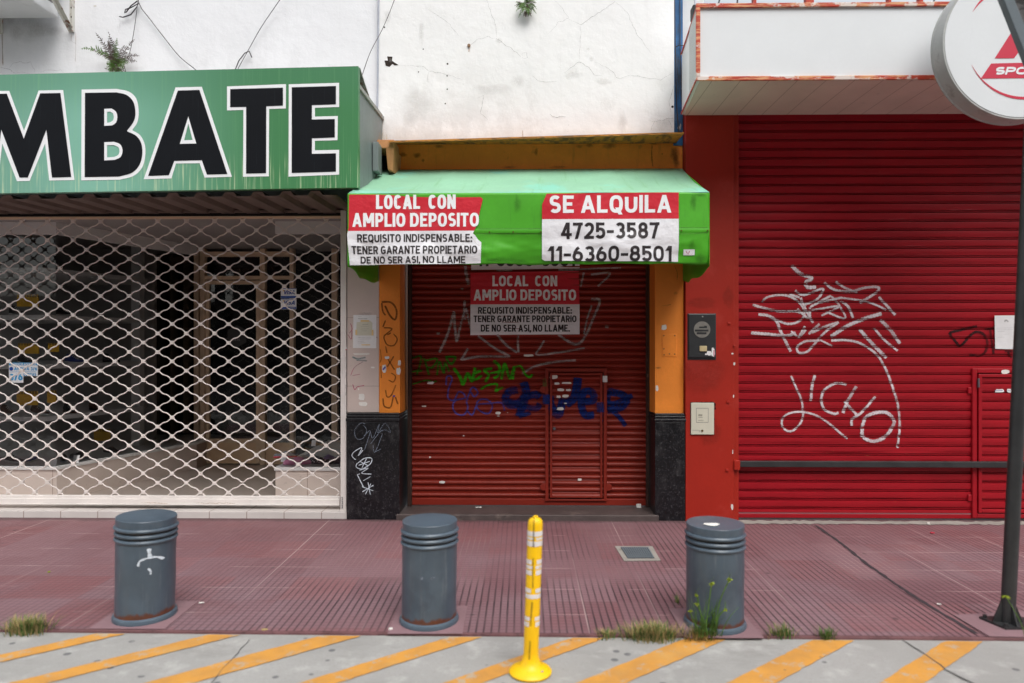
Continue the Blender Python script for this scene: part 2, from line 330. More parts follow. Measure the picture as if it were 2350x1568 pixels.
# ------------------------------------------------------------------ mesh builder
COL = scene.collection
class MB:
    def __init__(s): s.v = []; s.f = []; s.mi = []; s.cov = None; s.m = 0
    def add(s, vs, fs):
        o = len(s.v); s.v += [Vector(p) for p in vs]; s.f += [[i + o for i in f] for f in fs]; s.mi += [s.m] * len(fs); return s
    def box(s, x0, x1, y0, y1, z0, z1):
        x0, x1 = sorted((x0, x1)); y0, y1 = sorted((y0, y1)); z0, z1 = sorted((z0, z1))
        return s.add([(x, y, z) for x in (x0, x1) for y in (y0, y1) for z in (z0, z1)],
              [(0, 1, 3, 2), (4, 6, 7, 5), (0, 4, 5, 1), (2, 3, 7, 6), (0, 2, 6, 4), (1, 5, 7, 3)])
    def hexa(s, p):            # eight corners: bottom ring then top ring
        return s.add(p, [(3, 2, 1, 0), (4, 5, 6, 7), (0, 1, 5, 4), (1, 2, 6, 5), (2, 3, 7, 6), (3, 0, 4, 7)])
    def slab(s, poly, d):      # polygon (3-D points) given thickness along vector d
        n = len(poly); d = Vector(d); a = [Vector(p) for p in poly]
        return s.add(a + [p + d for p in a], [list(range(n)), [n + i for i in reversed(range(n))]] +
              [(i, i + n, (i + 1) % n + n, (i + 1) % n) for i in range(n)])
    def face(s, poly): return s.add(poly, [list(range(len(poly)))])
    def tube(s, pts, r, n=8, cap=True):
        pts = [Vector(p) for p in pts]; rr = r if isinstance(r, (list, tuple)) else [r] * len(pts)
        vs, fs = [], []; up = None
        for i, p in enumerate(pts):
            t = (pts[min(i + 1, len(pts) - 1)] - pts[max(i - 1, 0)]).normalized()
            if up is None: up = Vector((0, 0, 1)) if abs(t.z) < .9 else Vector((0, 1, 0))
            a = t.cross(up).normalized(); b = a.cross(t).normalized(); up = b
            for k in range(n):
                w = 2 * math.pi * k / n; vs.append(p + (a * math.cos(w) + b * math.sin(w)) * rr[i])
        for i in range(len(pts) - 1):
            for k in range(n):
                k2 = (k + 1) % n; fs.append((i * n + k, i * n + k2, (i + 1) * n + k2, (i + 1) * n + k))
        if cap: fs += [list(range(n))[::-1], [(len(pts) - 1) * n + k for k in range(n)]]
        return s.add(vs, fs)
    def lathe(s, prof, c=(0, 0, 0), n=48, lean=(0, 0)):
        vs, fs = [], []
        for r, z in prof:
            for k in range(n):
                w = 2 * math.pi * k / n
                vs.append((c[0] + r * math.cos(w) + lean[0] * z, c[1] + r * math.sin(w) + lean[1] * z, c[2] + z))
        for i in range(len(prof) - 1):
            for k in range(n):
                k2 = (k + 1) % n; fs.append((i * n + k, i * n + k2, (i + 1) * n + k2, (i + 1) * n + k))
        fs += [list(range(n))[::-1], [(len(prof) - 1) * n + k for k in range(n)]]
        return s.add(vs, fs)
    def grid(s, nu, nv, fn):
        vs = [fn(i / nu, j / nv) for j in range(nv + 1) for i in range(nu + 1)]
        return s.add(vs, [(j * (nu + 1) + i, j * (nu + 1) + i + 1, (j + 1) * (nu + 1) + i + 1, (j + 1) * (nu + 1) + i) for j in range(nv) for i in range(nu)])
    def build(s, name, mat, parent=None, bev=0, smooth=40, solid=0, **tags):
        me = bpy.data.meshes.new(name)
        orig = Vector((0, 0, 0))
        if parent is None and tags and s.v and tags.get('kind') is None:
            xs = [p.x for p in s.v]; ys = [p.y for p in s.v]; zs = [p.z for p in s.v]
            orig = Vector(((min(xs) + max(xs)) / 2, (min(ys) + max(ys)) / 2, min(zs)))
        me.from_pydata([p - orig for p in s.v], [], s.f)
        for m in (mat if isinstance(mat, (list, tuple)) else [mat]): me.materials.append(MT[m] if isinstance(m, str) else m)
        me.polygons.foreach_set('material_index', s.mi)
        if s.cov is not None:
            a = me.attributes.new('cover', 'FLOAT', 'POINT'); a.data.foreach_set('value', s.cov)
        me.validate(); me.update()
        if smooth and s.cov is None:
            bm = bmesh.new(); bm.from_mesh(me); bmesh.ops.recalc_face_normals(bm, faces=bm.faces[:]); bm.to_mesh(me); bm.free()
            for p in me.polygons: p.use_smooth = True
            me.set_sharp_from_angle(angle=R(smooth))
        o = bpy.data.objects.new(name, me); COL.objects.link(o); o.location = orig
        if parent is not None: adopt(o, parent)
        if solid: md = o.modifiers.new('thickness', 'SOLIDIFY'); md.thickness = solid; md.offset = 0
        if bev: md = o.modifiers.new('bevel', 'BEVEL'); md.width = bev; md.segments = 2; md.limit_method = 'ANGLE'; md.angle_limit = R(50)
        for k, v in tags.items(): o[k] = v
        return o
def root_of(p):
    return p
def adopt(o, parent):
    o.parent = parent
    loc = Vector(parent.get('_w', (0, 0, 0))) if parent.type == 'EMPTY' else Vector((0, 0, 0))
    o.matrix_parent_inverse = Matrix.Translation(-loc)
def thing(name, label, cat, loc, group=None):
    o = bpy.data.objects.new(name, None); COL.objects.link(o); o.location = loc; o.empty_display_size = .1
    o['_w'] = list(loc); o['label'] = label; o['category'] = cat
    if group: o['group'] = group
    return o
def part_label(o, t): o['label'] = t; return o

# strokes of paint lying on a surface: polyline with soft edges
def smooth_line(pts, step):
    if len(pts) < 2: return pts
    P = [pts[0] * 2 - pts[1]] + pts + [pts[-1] * 2 - pts[-2]]; out = []
    for i in range(1, len(P) - 2):
        p0, p1, p2, p3 = P[i - 1:i + 3]; n = max(1, int((p2 - p1).length / step))
        for k in range(n):
            t = k / n
            out.append(.5 * (2 * p1 + (p2 - p0) * t + (2 * p0 - 5 * p1 + 4 * p2 - p3) * t * t + (3 * p1 - p0 - 3 * p2 + p3) * t ** 3))
    out.append(P[-2]); return out
def strokes(name, mat, parent, items, conv, Y, yf=None, off=.0025, step=.008, nc=5, wob=.0, jit=.0, split=False, rec=None):
    if (split or len(items) <= 3) and len(items) > 1:
        for i, it in enumerate(items): strokes(name, mat, parent, [it], conv, Y, yf, off + .0002 * i, step, nc, wob, jit)
        return
    """items: (width in view px, [points]); conv: view px -> (u, v)"""
    mb = MB(); mb.cov = []
    o0 = conv(0, 0); o1 = conv(100, 0); k = (o1[0] - o0[0]) / 100 * Y / F
    for si, (w, pl) in enumerate(items):
        pts = []
        for (x, y) in pl:
            u, v = conv(x, y); q = W(u, v, Y); pts.append(Vector((q.x, q.z)))
        if jit:
            fine = []
            for a, b in zip(pts, pts[1:]):
                n = max(2, int((b - a).length / .03))
                for i in range(n):
                    fine.append(a.lerp(b, i / n) + Vector((random.uniform(-jit, jit), random.uniform(-jit, jit))))
            pts = fine + [pts[-1]]
        pts = smooth_line(pts, step)
        if len(pts) == 1: continue
        base = len(mb.v); hw = w * k / 2; N = len(pts); rows = []
        for i, p in enumerate(pts):
            t = pts[min(i + 1, N - 1)] - pts[max(i - 1, 0)]
            if t.length < 1e-6: t = Vector((1, 0))
            t.normalize(); nrm = Vector((-t.y, t.x))
            ww = hw * (1 + wob * math.sin(i * .9 + si))
            if jit: ww = hw * random.uniform(.5, 1.4) * (1 - .7 * abs(2 * i / N - 1) ** 2)
            for c in range(nc):
                s = 2 * c / (nc - 1) - 1; q = p + nrm * ww * s
                y = (yf(q.x, q.y) if yf else Y) - off - .0003 * (si % 12)
                mb.v.append(Vector((q.x, y, q.y)))
                e = 1 if i not in (0, N - 1) else 0
                if rec is not None and y + off + .0003 * (si % 12) > rec: e *= .22
                mb.cov.append(e * (1 - abs(s) ** 2))
        for i in range(N - 1):
            for c in range(nc - 1):
                a = base + i * nc + c; mb.f.append([a, a + 1, a + nc + 1, a + nc]); mb.mi.append(0)
    return mb.build(name, mat, parent, smooth=0)
def blob(name, mat, parent, items, conv, Y, off=.0015, yf=None):
    """soft patches: (cx, cy, rx, ry) in view px"""
    for bi, (cx, cy, rx, ry) in enumerate(items):
        mb = MB(); mb.cov = []
        b = len(mb.v); n = 26; rings = 6
        for r in range(rings + 1):
            for k in range(n):
                w = 2 * math.pi * k / n
                j = 1 + .38 * mn.noise(Vector((math.cos(w) * 1.3 + bi * 3.7, math.sin(w) * 1.3, bi))) + .2 * mn.noise(Vector((math.cos(w) * 4 + bi, math.sin(w) * 4, bi)))
                q = W(*conv(cx + rx * math.cos(w) * r / rings * j, cy + ry * math.sin(w) * r / rings * j), Y)
                mb.v.append(Vector((q.x, (yf(q.x, q.z) if yf else Y) - off - .0002 * bi, q.z))); mb.cov.append((1 - r / rings) ** .7)
        for r in range(rings):
            for k in range(n):
                k2 = (k + 1) % n; mb.f.append([b + r * n + k, b + r * n + k2, b + (r + 1) * n + k2, b + (r + 1) * n + k]); mb.mi.append(0)
        mb.build(name, mat, parent, smooth=0)

# ------------------------------------------------------------------ lettering (own stroke alphabet)
def sup(a0, a1, cx=.5, cy=.5, rx=.5, ry=.5, e=.78, n=22):
    out = []
    for i in range(n + 1):
        a = R(a0 + (a1 - a0) * i / n); c, s = math.cos(a), math.sin(a)
        out.append((cx + rx * math.copysign(abs(c) ** e, c), cy + ry * math.copysign(abs(s) ** e, s)))
    return out
GL = {  # width, list of: ('V',x,y0,y1) ('H',y,x0,x1) ('D',x0,y0,x1,y1) ('P',points)
 'A': (.70, [('D', 0, 0, .5, 1), ('D', 1, 0, .5, 1), ('H', .24, .16, .84)]),
 'B': (.60, [('V', 0, 0, 1), ('P', [(0, 1), (.5, 1)] + sup(90, -90, .5, .76, .42, .24, .9, 12) + [(0, .52)]), ('P', [(0, .52), (.55, .52)] + sup(90, -90, .55, .26, .45, .26, .9, 12) + [(0, 0)])]),
 'C': (.60, [('P', sup(42, 318))]), 'O': (.66, [('P', sup(0, 360, n=40))]), '0': (.60, [('P', sup(0, 360, n=40))]),
 'Q': (.66, [('P', sup(0, 360, n=40)), ('D', .95, -.12, .6, .25)]),
 'D': (.64, [('V', 0, 0, 1), ('P', [(0, 1), (.4, 1)] + sup(90, -90, .4, .5, .6, .5, .8, 18) + [(0, 0)])]),
 'E': (.54, [('V', 0, 0, 1), ('H', 1, 0, 1), ('H', .51, 0, .9), ('H', 0, 0, 1)]), 'F': (.52, [('V', 0, 0, 1), ('H', 1, 0, 1), ('H', .5, 0, .9)]),
 'G': (.64, [('P', sup(42, 330)), ('H', .44, .55, 1), ('V', 1, .12, .44)]), 'H': (.62, [('V', 0, 0, 1), ('V', 1, 0, 1), ('H', .52, 0, 1)]),
 'I': (.16, [('V', .5, 0, 1)]), 'L': (.52, [('V', 0, 0, 1), ('H', 0, 0, 1)]),
 'M': (.80, [('V', 0, 0, 1), ('V', 1, 0, 1), ('D', .5, .2, .05, 1), ('D', .5, .2, .95, 1)]),
 'N': (.64, [('V', 0, 0, 1), ('V', 1, 0, 1), ('D', 1, 0, 0, 1)]),
 'P': (.58, [('V', 0, 0, 1), ('P', [(0, 1), (.5, 1)] + sup(90, -90, .5, .71, .5, .29, .9, 14) + [(0, .42)])]),
 'R': (.60, [('V', 0, 0, 1), ('P', [(0, 1), (.5, 1)] + sup(90, -90, .5, .72, .5, .28, .9, 14) + [(0, .44)]), ('D', 1, 0, .55, .46)]),
 'S': (.57, [('P', sup(35, 262, .5, .75, .48, .25, .9, 14)[:-1] + [(.5, .51)] + sup(82, -145, .5, .25, .5, .25, .9, 14))]),
 'T': (.58, [('H', 1, 0, 1), ('V', .5, 0, 1)]), 'U': (.62, [('P', [(0, 1), (0, .4)] + sup(180, 360, .5, .36, .5, .36, .85, 16) + [(1, .4), (1, 1)])]),
 'V': (.66, [('D', .5, 0, 0, 1), ('D', .5, 0, 1, 1)]),
 '1': (.36, [('V', .95, 0, 1), ('D', 0, .74, .85, 1.0)]),
 '2': (.56, [('P', sup(160, -20, .5, .71, .5, .29, .9, 14) + [(.85, .45), (.02, .0)]), ('H', 0, 0, 1)]),
 '3': (.56, [('P', sup(150, -82, .47, .76, .46, .24, .9, 14) + [(.42, .52)]), ('P', [(.42, .52)] + sup(85, -150, .48, .26, .52, .26, .9, 14))]),
 '4': (.60, [('V', .76, 0, 1), ('D', .02, .22, .68, 1), ('H', .22, 0, 1.05)]),
 '5': (.56, [('H', 1, .08, .95), ('V', .06, .5, 1), ('P', [(.05, .54), (.3, .62)] + sup(85, -150, .46, .31, .54, .31, .9, 14))]),
 '6': (.58, [('P', sup(0, 360, .5, .3, .5, .3, .9, 26)), ('P', [(.03, .3), (.12, .62), (.4, .9), (.66, 1.0)])]),
 '7': (.56, [('H', 1, 0, 1), ('D', .3, 0, .92, 1)]),
 '8': (.58, [('P', sup(0, 360, .5, .76, .42, .24, .9, 24)), ('P', sup(0, 360, .5, .26, .5, .26, .9, 24))]),
 '-': (.40, [('H', .42, 0, 1)]), '/': (.44, [('D', 0, 0, 1, 1)]), '.': (.14, [('DOT', 0)]), ',': (.14, [('DOT', 0), ('D', .1, -.16, .5, .08)]),
 ':': (.14, [('DOT', 0), ('DOT', .55)]), ' ': (.26, [])}
def glyph_polys(txt, x0, x1, z0, z1, t, gap=.085, shear=0., sp=None):
    H = z1 - z0; sp = GL[' '][0] if sp is None else sp
    tot = 0
    for i, c in enumerate(txt): tot += (sp if c == ' ' else GL[c][0] + gap)
    k = (x1 - x0) / ((tot - gap) * H); cur = 0; out = []; th = t * H
    for c in txt:
        w, prims = GL[c]
        if c == ' ': cur += sp; continue
        ox = x0 + cur * H * k; gw = w * H * k; tx = min(th, gw) if c in 'I.,:' else th
        cx = lambda a: ox + tx / 2 + a * (gw - tx)
        cz = lambda a: z0 + th / 2 + a * (H - th)
        if c == 'I': cx = lambda a: ox + gw / 2
        for lay, p in enumerate(prims):
            y = lay * .00012
            def put(poly): out.append(([(q[0] + shear * (q[1] - z0), q[1]) for q in poly], y))
            if p[0] == 'V': put([(cx(p[1]) - th / 2, cz(p[2]) - th / 2), (cx(p[1]) + th / 2, cz(p[2]) - th / 2), (cx(p[1]) + th / 2, cz(p[3]) + th / 2), (cx(p[1]) - th / 2, cz(p[3]) + th / 2)])
            elif p[0] == 'H': put([(cx(p[2]) - th / 2, cz(p[1]) - th * .46), (cx(p[3]) + th / 2 * (1 if p[3] >= 1 else .6), cz(p[1]) - th * .46), (cx(p[3]) + th / 2 * (1 if p[3] >= 1 else .6), cz(p[1]) + th * .46), (cx(p[2]) - th / 2, cz(p[1]) + th * .46)])
            elif p[0] == 'D':
                ax, az = cx(p[1]), cz(p[2]) - (th / 2 if p[2] <= 0 else 0); bx, bz = cx(p[3]), cz(p[4]) + (th / 2 if p[4] >= 1 else 0)
                L = math.hypot(bx - ax, bz - az); h = th * .5 * L / max(.001, abs(bz - az))
                h = min(h, th * .72)
                put([(ax - h, az), (ax + h, az), (bx + h, bz), (bx - h, bz)])
            elif p[0] == 'DOT':
                put([(ox, cz(p[1]) - th * .55), (ox + th * 1.1, cz(p[1]) - th * .55), (ox + th * 1.1, cz(p[1]) + th * .55), (ox, cz(p[1]) + th * .55)])
            else:
                pts = [Vector((cx(a), cz(b))) for a, b in p[1]]
                pts = [q for i, q in enumerate(pts) if i == 0 or (q - pts[i - 1]).length > 1e-6]
                closed = (pts[0] - pts[-1]).length < 1e-5 and len(pts) > 6
                L_, R_ = [], []
                for i, q in enumerate(pts):
                    a = pts[i - 1] if i else (pts[-2] if closed else q); b = pts[i + 1] if i < len(pts) - 1 else (pts[1] if closed else q)
                    tt = (b - a).normalized(); nn = Vector((-tt.y, tt.x)) * th / 2
                    L_.append(q + nn); R_.append(q - nn)
                for i in range(len(pts) - 1): put([tuple(R_[i]), tuple(R_[i + 1]), tuple(L_[i + 1]), tuple(L_[i])])
        cur += w + gap
    return out
def lettering(name, mat, parent, lines, place, split=0.):
    """lines: glyph_polys args; place(a, b, depth) -> world point"""
    bm = bmesh.new()
    for args in lines:
        for poly, d in glyph_polys(*args[:6], **(args[6] if len(args) > 6 else {})):
            vs = [bm.verts.new((a, d, b)) for a, b in poly]
            try: bm.faces.new(vs)
            except ValueError: pass
    if split:
        zs = [v.co.z for v in bm.verts]; z = min(zs)
        while z < max(zs):
            bmesh.ops.bisect_plane(bm, geom=bm.verts[:] + bm.edges[:] + bm.faces[:], plane_co=(0, 0, z), plane_no=(0, 0, 1)); z += split
    mb = MB(); bm.verts.index_update()
    mb.add([place(v.co.x, v.co.z, v.co.y) for v in bm.verts], [[v.index for v in f.verts] for f in bm.faces]); bm.free()
    return mb.build(name, mat, parent, smooth=0)
# ================================================================== SETTING
Z0 = -.014                                           # road level below the pavement
k0, k1 = G(180, 1447), G(2350, 1466)                 # kerb line
ks = (k1.y - k0.y) / (k1.x - k0.x)
ky = lambda x: k0.y + (x - k0.x) * ks
mb = MB()
for i in range(40): 
    xa, xb = -40 + i * 2, -38 + i * 2
    mb.face([(xa, ky(xa) + .02, 0), (xb, ky(xb) + .02, 0), (xb, 7.2, 0), (xa, 7.2, 0)])
mb.build('sidewalk', 'sidewalk', kind='structure', smooth=0)
mb = MB()
mb.hexa([(-40, ky(-40), Z0 - .1), (40, ky(40), Z0 - .1), (40, ky(40) + .05, Z0 - .1), (-40, ky(-40) + .05, Z0 - .1),
         (-40, ky(-40), -.002), (40, ky(40), -.002), (40, ky(40) + .05, -.002), (-40, ky(-40) + .05, -.002)])
MT['kerb'] = pm('kerb', S(118, 82, 84), .8, .2, 8, [(DARK, (1, 1, 1), 7, .5, .7, .6)])
mb.build('kerb', 'kerb', kind='structure', smooth=0)
MT['asphalt'] = pm('asphalt', S(62, 62, 63), .85, .15, 3, [(S(90, 90, 90), (1, 1, 1), 120, .6, .7, .5)], (120, .3))
MB().face([(-200, -200, Z0 - .01), (200, -200, Z0 - .01), (200, 8, Z0 - .01), (-200, 8, Z0 - .01)]).build('street', 'asphalt', kind='structure', smooth=0)  # out-of-view asphalt, added dark so less light bounces under the awning
MB().face([(-60, 1.6, Z0), (60, 1.6, Z0), (60, ky(60) + .03, Z0), (-60, ky(-60) + .03, Z0)]).build('road', 'road', kind='structure', smooth=0)
# diagonal painted stripes on the road
tips = [(215, 283), (477, 550), (735, 830), (1034, 1107), (1310, 1385), (1565, 1661), (1854, 1948), (2148, 2234), (2440, 2530), (2740, 2830), (-100, -10)]
dirv = (G(2191, 1463, Z0) - G(2029, 1568, Z0)).normalized()
for a, b in tips:
    A, B = G(a, 1459, Z0), G(b, 1459, Z0)
    A.y = ky(A.x) - .015; B.y = ky(B.x) - .015
    A.z = B.z = Z0 + .004
    L = 2.6; n = 74; rl, rr = [], []
    mb = MB()
    for i in range(n + 1):
        s = -dirv * (L * i / n)
        ja = mn.noise(Vector((i * .7, a * .01, 0))) * .010; jb = mn.noise(Vector((i * .7, b * .01, 5))) * .010
        if i == 0: ja += random.uniform(0, .02)
        mb.v += [A + s + Vector((ja, 0, 0)), B + s + Vector((jb, 0, 0))]
        if i: mb.f.append([2 * i - 2, 2 * i - 1, 2 * i + 1, 2 * i]); mb.mi.append(0)
    mb.build('road_marking', 'stripe', kind='structure', smooth=0)
# dark joint across the pavement and cracks in the road
def ground_strip(name, pts, w, mat, z, jit=.004):
    P = []
    for a, b in zip(pts, pts[1:]):
        n = max(2, int((b - a).length / .04))
        P += [a.lerp(b, i / n) for i in range(n)]
    P.append(pts[-1]); mb = MB()
    for i, p in enumerate(P):
        t = (P[min(i + 1, len(P) - 1)] - P[max(i - 1, 0)]).normalized(); nn = Vector((-t.y, t.x, 0))
        q = p + nn * random.uniform(-jit, jit); ww = w * random.uniform(.6, 1.25) / 2
        mb.v += [(q + nn * ww) + Vector((0, 0, z)), (q - nn * ww) + Vector((0, 0, z))]
        if i: mb.f.append([2 * i - 2, 2 * i - 1, 2 * i + 1, 2 * i]); mb.mi.append(0)
    return mb.build(name, mat, smooth=0, kind='structure')
MT['joint'] = pm('joint', S(62, 54, 58), .9, .2, 20)
MT['road_crack'] = pm('road_crack', S(80, 78, 76), .9, .2, 20)
ground_strip('pavement_joint', [G(1872, 1207), G(1925, 1243), G(1990, 1296), G(2100, 1372), G(2240, 1455)], .026, 'joint', .003)
ground_strip('road_crack', [G(2070, 1470, Z0), G(2120, 1500, Z0), G(2170, 1538, Z0), G(2250, 1580, Z0), G(2420, 1680, Z0)], .010, 'road_crack', .005)
ground_strip('road_crack', [G(572, 1470, Z0), G(545, 1500, Z0), G(505, 1545, Z0), G(470, 1590, Z0)], .004, 'road_crack', .005)
ground_strip('shop_front_strip', [Vector((1.9, 6.24, 0)), Vector((9, 6.24, 0))], .12, 'concrete', .004, .0)

# ================================================================== LEFT SHOE SHOP
YF = 6.33
shop = thing('shoe_shop', 'white-walled shoe shop with recessed doorway behind the white roller grille', 'shop', (-3.2, 6.4, 0))
XL0, XL1 = -10., X(868, 6.36)
MB().box(XL0, XL1, 6.36, 6.6, 2.86, 7.5).build('upper_wall', 'plaster_left', shop, smooth=0)
SB = .06
xs0, xs1 = X(797, 6.3), X(783, 6.36)
MB().box(XL0, xs0, 6.31, 9.2, -.05, SB).build('tiled_step', 'step_tile', shop, bev=.004, smooth=0)
MB().box(XL0, xs0 - .002, 6.70, 9.2, SB, SB + .004).build('floor', 'shop_floor', shop, smooth=0)
CZL = 2.76
MB().box(XL0, xs0, 6.50, 9.2, CZL, CZL + .05).build('ceiling', 'shop_wall', shop, smooth=0)
MB().box(xs0, XL1 + .02, 6.42, 9.2, 0, 2.86).build('side_wall', 'shop_wall', shop, smooth=0)
# display bases
D0 = W(130, 1074, 6.73); D1 = W(452, 1016, 8.42); BZ = .384
Lp = [(XL0, 6.73), (D0.x, 6.73), (D1.x, D1.y), (D1.x, 9.1), (XL0, 9.1)]
MB().slab([(x, y, SB + .005) for x, y in Lp], (0, 0, BZ - SB - .03)).build('display_base', 'base_tile', shop, smooth=0)
RX = X(632, 6.73)
MB().box(RX, xs0 - .01, 6.73, 8.6, SB + .005, BZ - .025).build('display_base', 'base_tile', shop, bev=.003, smooth=0)
Lp2 = [(XL0, 6.715), (D0.x + .008, 6.715), (D1.x + .012, D1.y), (D1.x + .012, 9.1), (XL0, 9.1)]
MB().slab([(x, y, BZ - .025) for x, y in Lp2], (0, 0, .027)).build('display_top', 'shelf_white', shop, smooth=0)
MB().box(RX - .008, xs0 - .012, 6.715, 8.6, BZ - .025, BZ + .002).build('display_top', 'shelf_white', shop, smooth=0)
# glass
gz0, gz1 = BZ + .006, CZL - .12
g = lambda p, q: MB().face([(p[0], p[1], gz0), (q[0], q[1], gz0), (q[0], q[1], gz1), (p[0], p[1], gz1)])
g((XL0, 6.76), (D0.x - .03, 6.76)).build('display_window', 'glass', shop, smooth=0)
g((D0.x - .03, 6.762), (D1.x - .04, D1.y)).build('display_window', 'glass', shop, smooth=0)
g((RX + .03, 6.76), (xs0 - .02, 6.76)).build('display_window', 'glass', shop, smooth=0)
# fascia over the glass
MB().slab([(x, y, gz1) for x, y in [(XL0, 6.72), (D0.x, 6.72), (D1.x, D1.y), (D1.x - .05, D1.y), (D0.x - .04, 6.8), (XL0, 6.8)]], (0, 0, CZL - gz1 - .002)).build('window_header', 'shelf_white', shop, smooth=0)
MB().box(RX, xs0 - .01, 6.72, 6.8, gz1, CZL - .002).build('window_header', 'shelf_white', shop, smooth=0)
# left display interior
MB().slab([(-8, 8.6, BZ), (-4.55, 8.6, BZ), (-4.55, 8.65, BZ), (-8, 8.65, BZ)], (0, 0, CZL - BZ - .01)).build('back_wall', 'shop_wall', shop, smooth=0)
MB().box(-4.56, -4.46, 8.1, 8.2, BZ, CZL - .003).build('display_post', 'shelf_white', shop, smooth=0)
for zz in (.846, 1.37, 1.865, 2.34):
    MB().slab([(-6.6, 6.95, zz - .045), (-4.78, 6.95, zz - .045), (-4.42, 8.1, zz - .045), (-4.62, 8.55, zz - .045), (-6.6, 8.55, zz - .045)], (0, 0, .045)).build('display_shelf', 'shelf_white', shop, smooth=0)
# shopfront door wall at y = 8.7
YD = 8.70
def vbar(u0, u1, z0, z1, nm='door_frame', m='aluminium', y0=YD - .03, y1=YD + .05): return MB().box(X(u0, YD), X(u1, YD), y0, y1, z0, z1).build(nm, m, shop, bev=.004, smooth=0)
for ua, ub in ((447, 458), (461, 472), (598, 610), (666, 676), (762, 775)): vbar(ua, ub, SB + .005, CZL - .004)
for va, vb in ((577, 588), (633, 641)): MB().box(X(472, YD), X(598, YD), YD - .025, YD + .045, Z(vb, YD), Z(va, YD)).build('transom_bar', 'aluminium', shop, smooth=0)
for va, vb in ((577, 588), (633, 641)): MB().box(X(610, YD), X(666, YD), YD - .025, YD + .045, Z(vb, YD), Z(va, YD)).build('transom_bar', 'aluminium', shop, smooth=0)
MB().face([(X(472, YD), YD + .02, Z(633, YD)), (X(598, YD), YD + .02, Z(633, YD)), (X(598, YD), YD + .02, Z(588, YD)), (X(472, YD), YD + .02, Z(588, YD))]).build('transom_glass', 'glass', shop, smooth=0)
dx0, dx1 = X(473, YD), X(597, YD); dz1 = Z(643, YD); dm = Z(1012, YD)
mb = MB()
for a, b in ((dx0, dx0 + .045), (dx1 - .045, dx1)): mb.box(a, b, YD - .02, YD + .03, SB + .02, dz1)
mb.box(dx0 + .045, dx1 - .045, YD - .018, YD + .03, dz1 - .05, dz1 - .002); mb.box(dx0 + .045, dx1 - .045, YD - .018, YD + .03, dm - .03, dm + .02)
door = mb.build('door', 'aluminium', shop, bev=.003, smooth=0)
MB().box(dx0 + .045, dx1 - .045, YD - .01, YD + .02, SB + .02, dm - .03).build('kick_panel', 'door_panel', door, smooth=0)
MB().face([(dx0 + .04, YD + .01, dm), (dx1 - .04, YD + .01, dm), (dx1 - .04, YD + .01, dz1 - .03), (dx0 + .04, YD + .01, dz1 - .03)]).build('door_glass', 'glass', door, smooth=0)
MB().tube([(dx0 + .06, YD - .05, .95), (dx0 + .06, YD - .05, 1.2)], .012).build('handle', 'aluminium', door)
MB().box(X(611, YD), X(665, YD), YD - .01, YD + .03, SB + .01, dm - .03).build('side_panel', 'door_panel', shop, smooth=0)
MB().face([(X(610, YD), YD + .01, dm - .03), (X(666, YD), YD + .01, dm - .03), (X(666, YD), YD + .01, 2.7), (X(610, YD), YD + .01, 2.7)]).build('side_glass', 'glass', shop, smooth=0)
# unlit room behind, its darkness painted as near-black walls
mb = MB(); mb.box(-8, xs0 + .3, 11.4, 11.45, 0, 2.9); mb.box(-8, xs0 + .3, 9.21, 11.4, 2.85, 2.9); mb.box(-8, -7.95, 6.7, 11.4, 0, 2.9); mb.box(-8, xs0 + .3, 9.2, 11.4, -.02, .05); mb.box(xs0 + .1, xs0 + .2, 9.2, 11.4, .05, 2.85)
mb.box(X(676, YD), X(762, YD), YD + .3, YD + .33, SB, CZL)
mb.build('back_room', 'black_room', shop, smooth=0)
# beige pier beside the grille (front face) belongs to the shop; its black foot to the closed shop
MB().box(X(797, YF), X(870, YF) - .002, YF, YF + .08, .96, 2.86).build('pier', 'pier_tile', shop, smooth=0)
P1 = Zc(1380, 1200, 1.783)
blob('dirt', 'stain_grey', shop, [(150, 100, 60, 18), (190, 180, 40, 14)], P1, YF)
strokes('graffiti', 'marker_pink', shop, [(6, [(40, 165), (50, 210), (30, 240)]), (6, [(20, 245), (45, 280), (50, 220)]), (5, [(40, 540), (70, 480), (130, 440)]), (4, [(50, 540), (110, 530)]), (7, [(55, 600), (70, 640), (90, 620), (140, 610)]), (6, [(225, 260), (230, 275)])], P1, YF, split=True)
strokes('graffiti', 'marker_teal', shop, [(14, [(50, 405), (90, 420), (150, 410)]), (10, [(80, 430), (160, 435)])], P1, YF, split=True)

# rolling grille
gr = thing('rolling_grille', 'white roller grille of wavy rods pulled down across the shoe shop', 'shutter', (-3.2, 6.42, SB))
YG = 6.43
xr = X(781, YG)
n0 = [75, 297, 510, 733, 975, 1217, 1460, 1702]          # node positions of one row in an enlarged view
nodes = [X((0 + a / 2.119) / 1.743, YG) for a in n0]
while nodes[-1] < xr + .3: nodes.append(nodes[-1] + .2585)
while nodes[0] > -6.6: nodes.insert(0, nodes[0] - .236)
RP = .0862; zr0 = Z(1143, YG) + .0
rows = 31
def wave_z(x, ph, A=.0340):
    i = max(j for j in range(len(nodes)) if nodes[j] <= x + 1e-6) if x >= nodes[0] else 0
    i = min(i, len(nodes) - 2); t = (x - nodes[i]) / (nodes[i + 1] - nodes[i])
    t = (t + ph / (2 * math.pi)) % 1.0; t = min(t, 1 - t)          # 0 at a crest, .5 at a trough
    s = min(1, max(0, (t - .055) / .39))
    return A * (1 - 2 * (s + .105 * math.sin(2 * math.pi * s)))
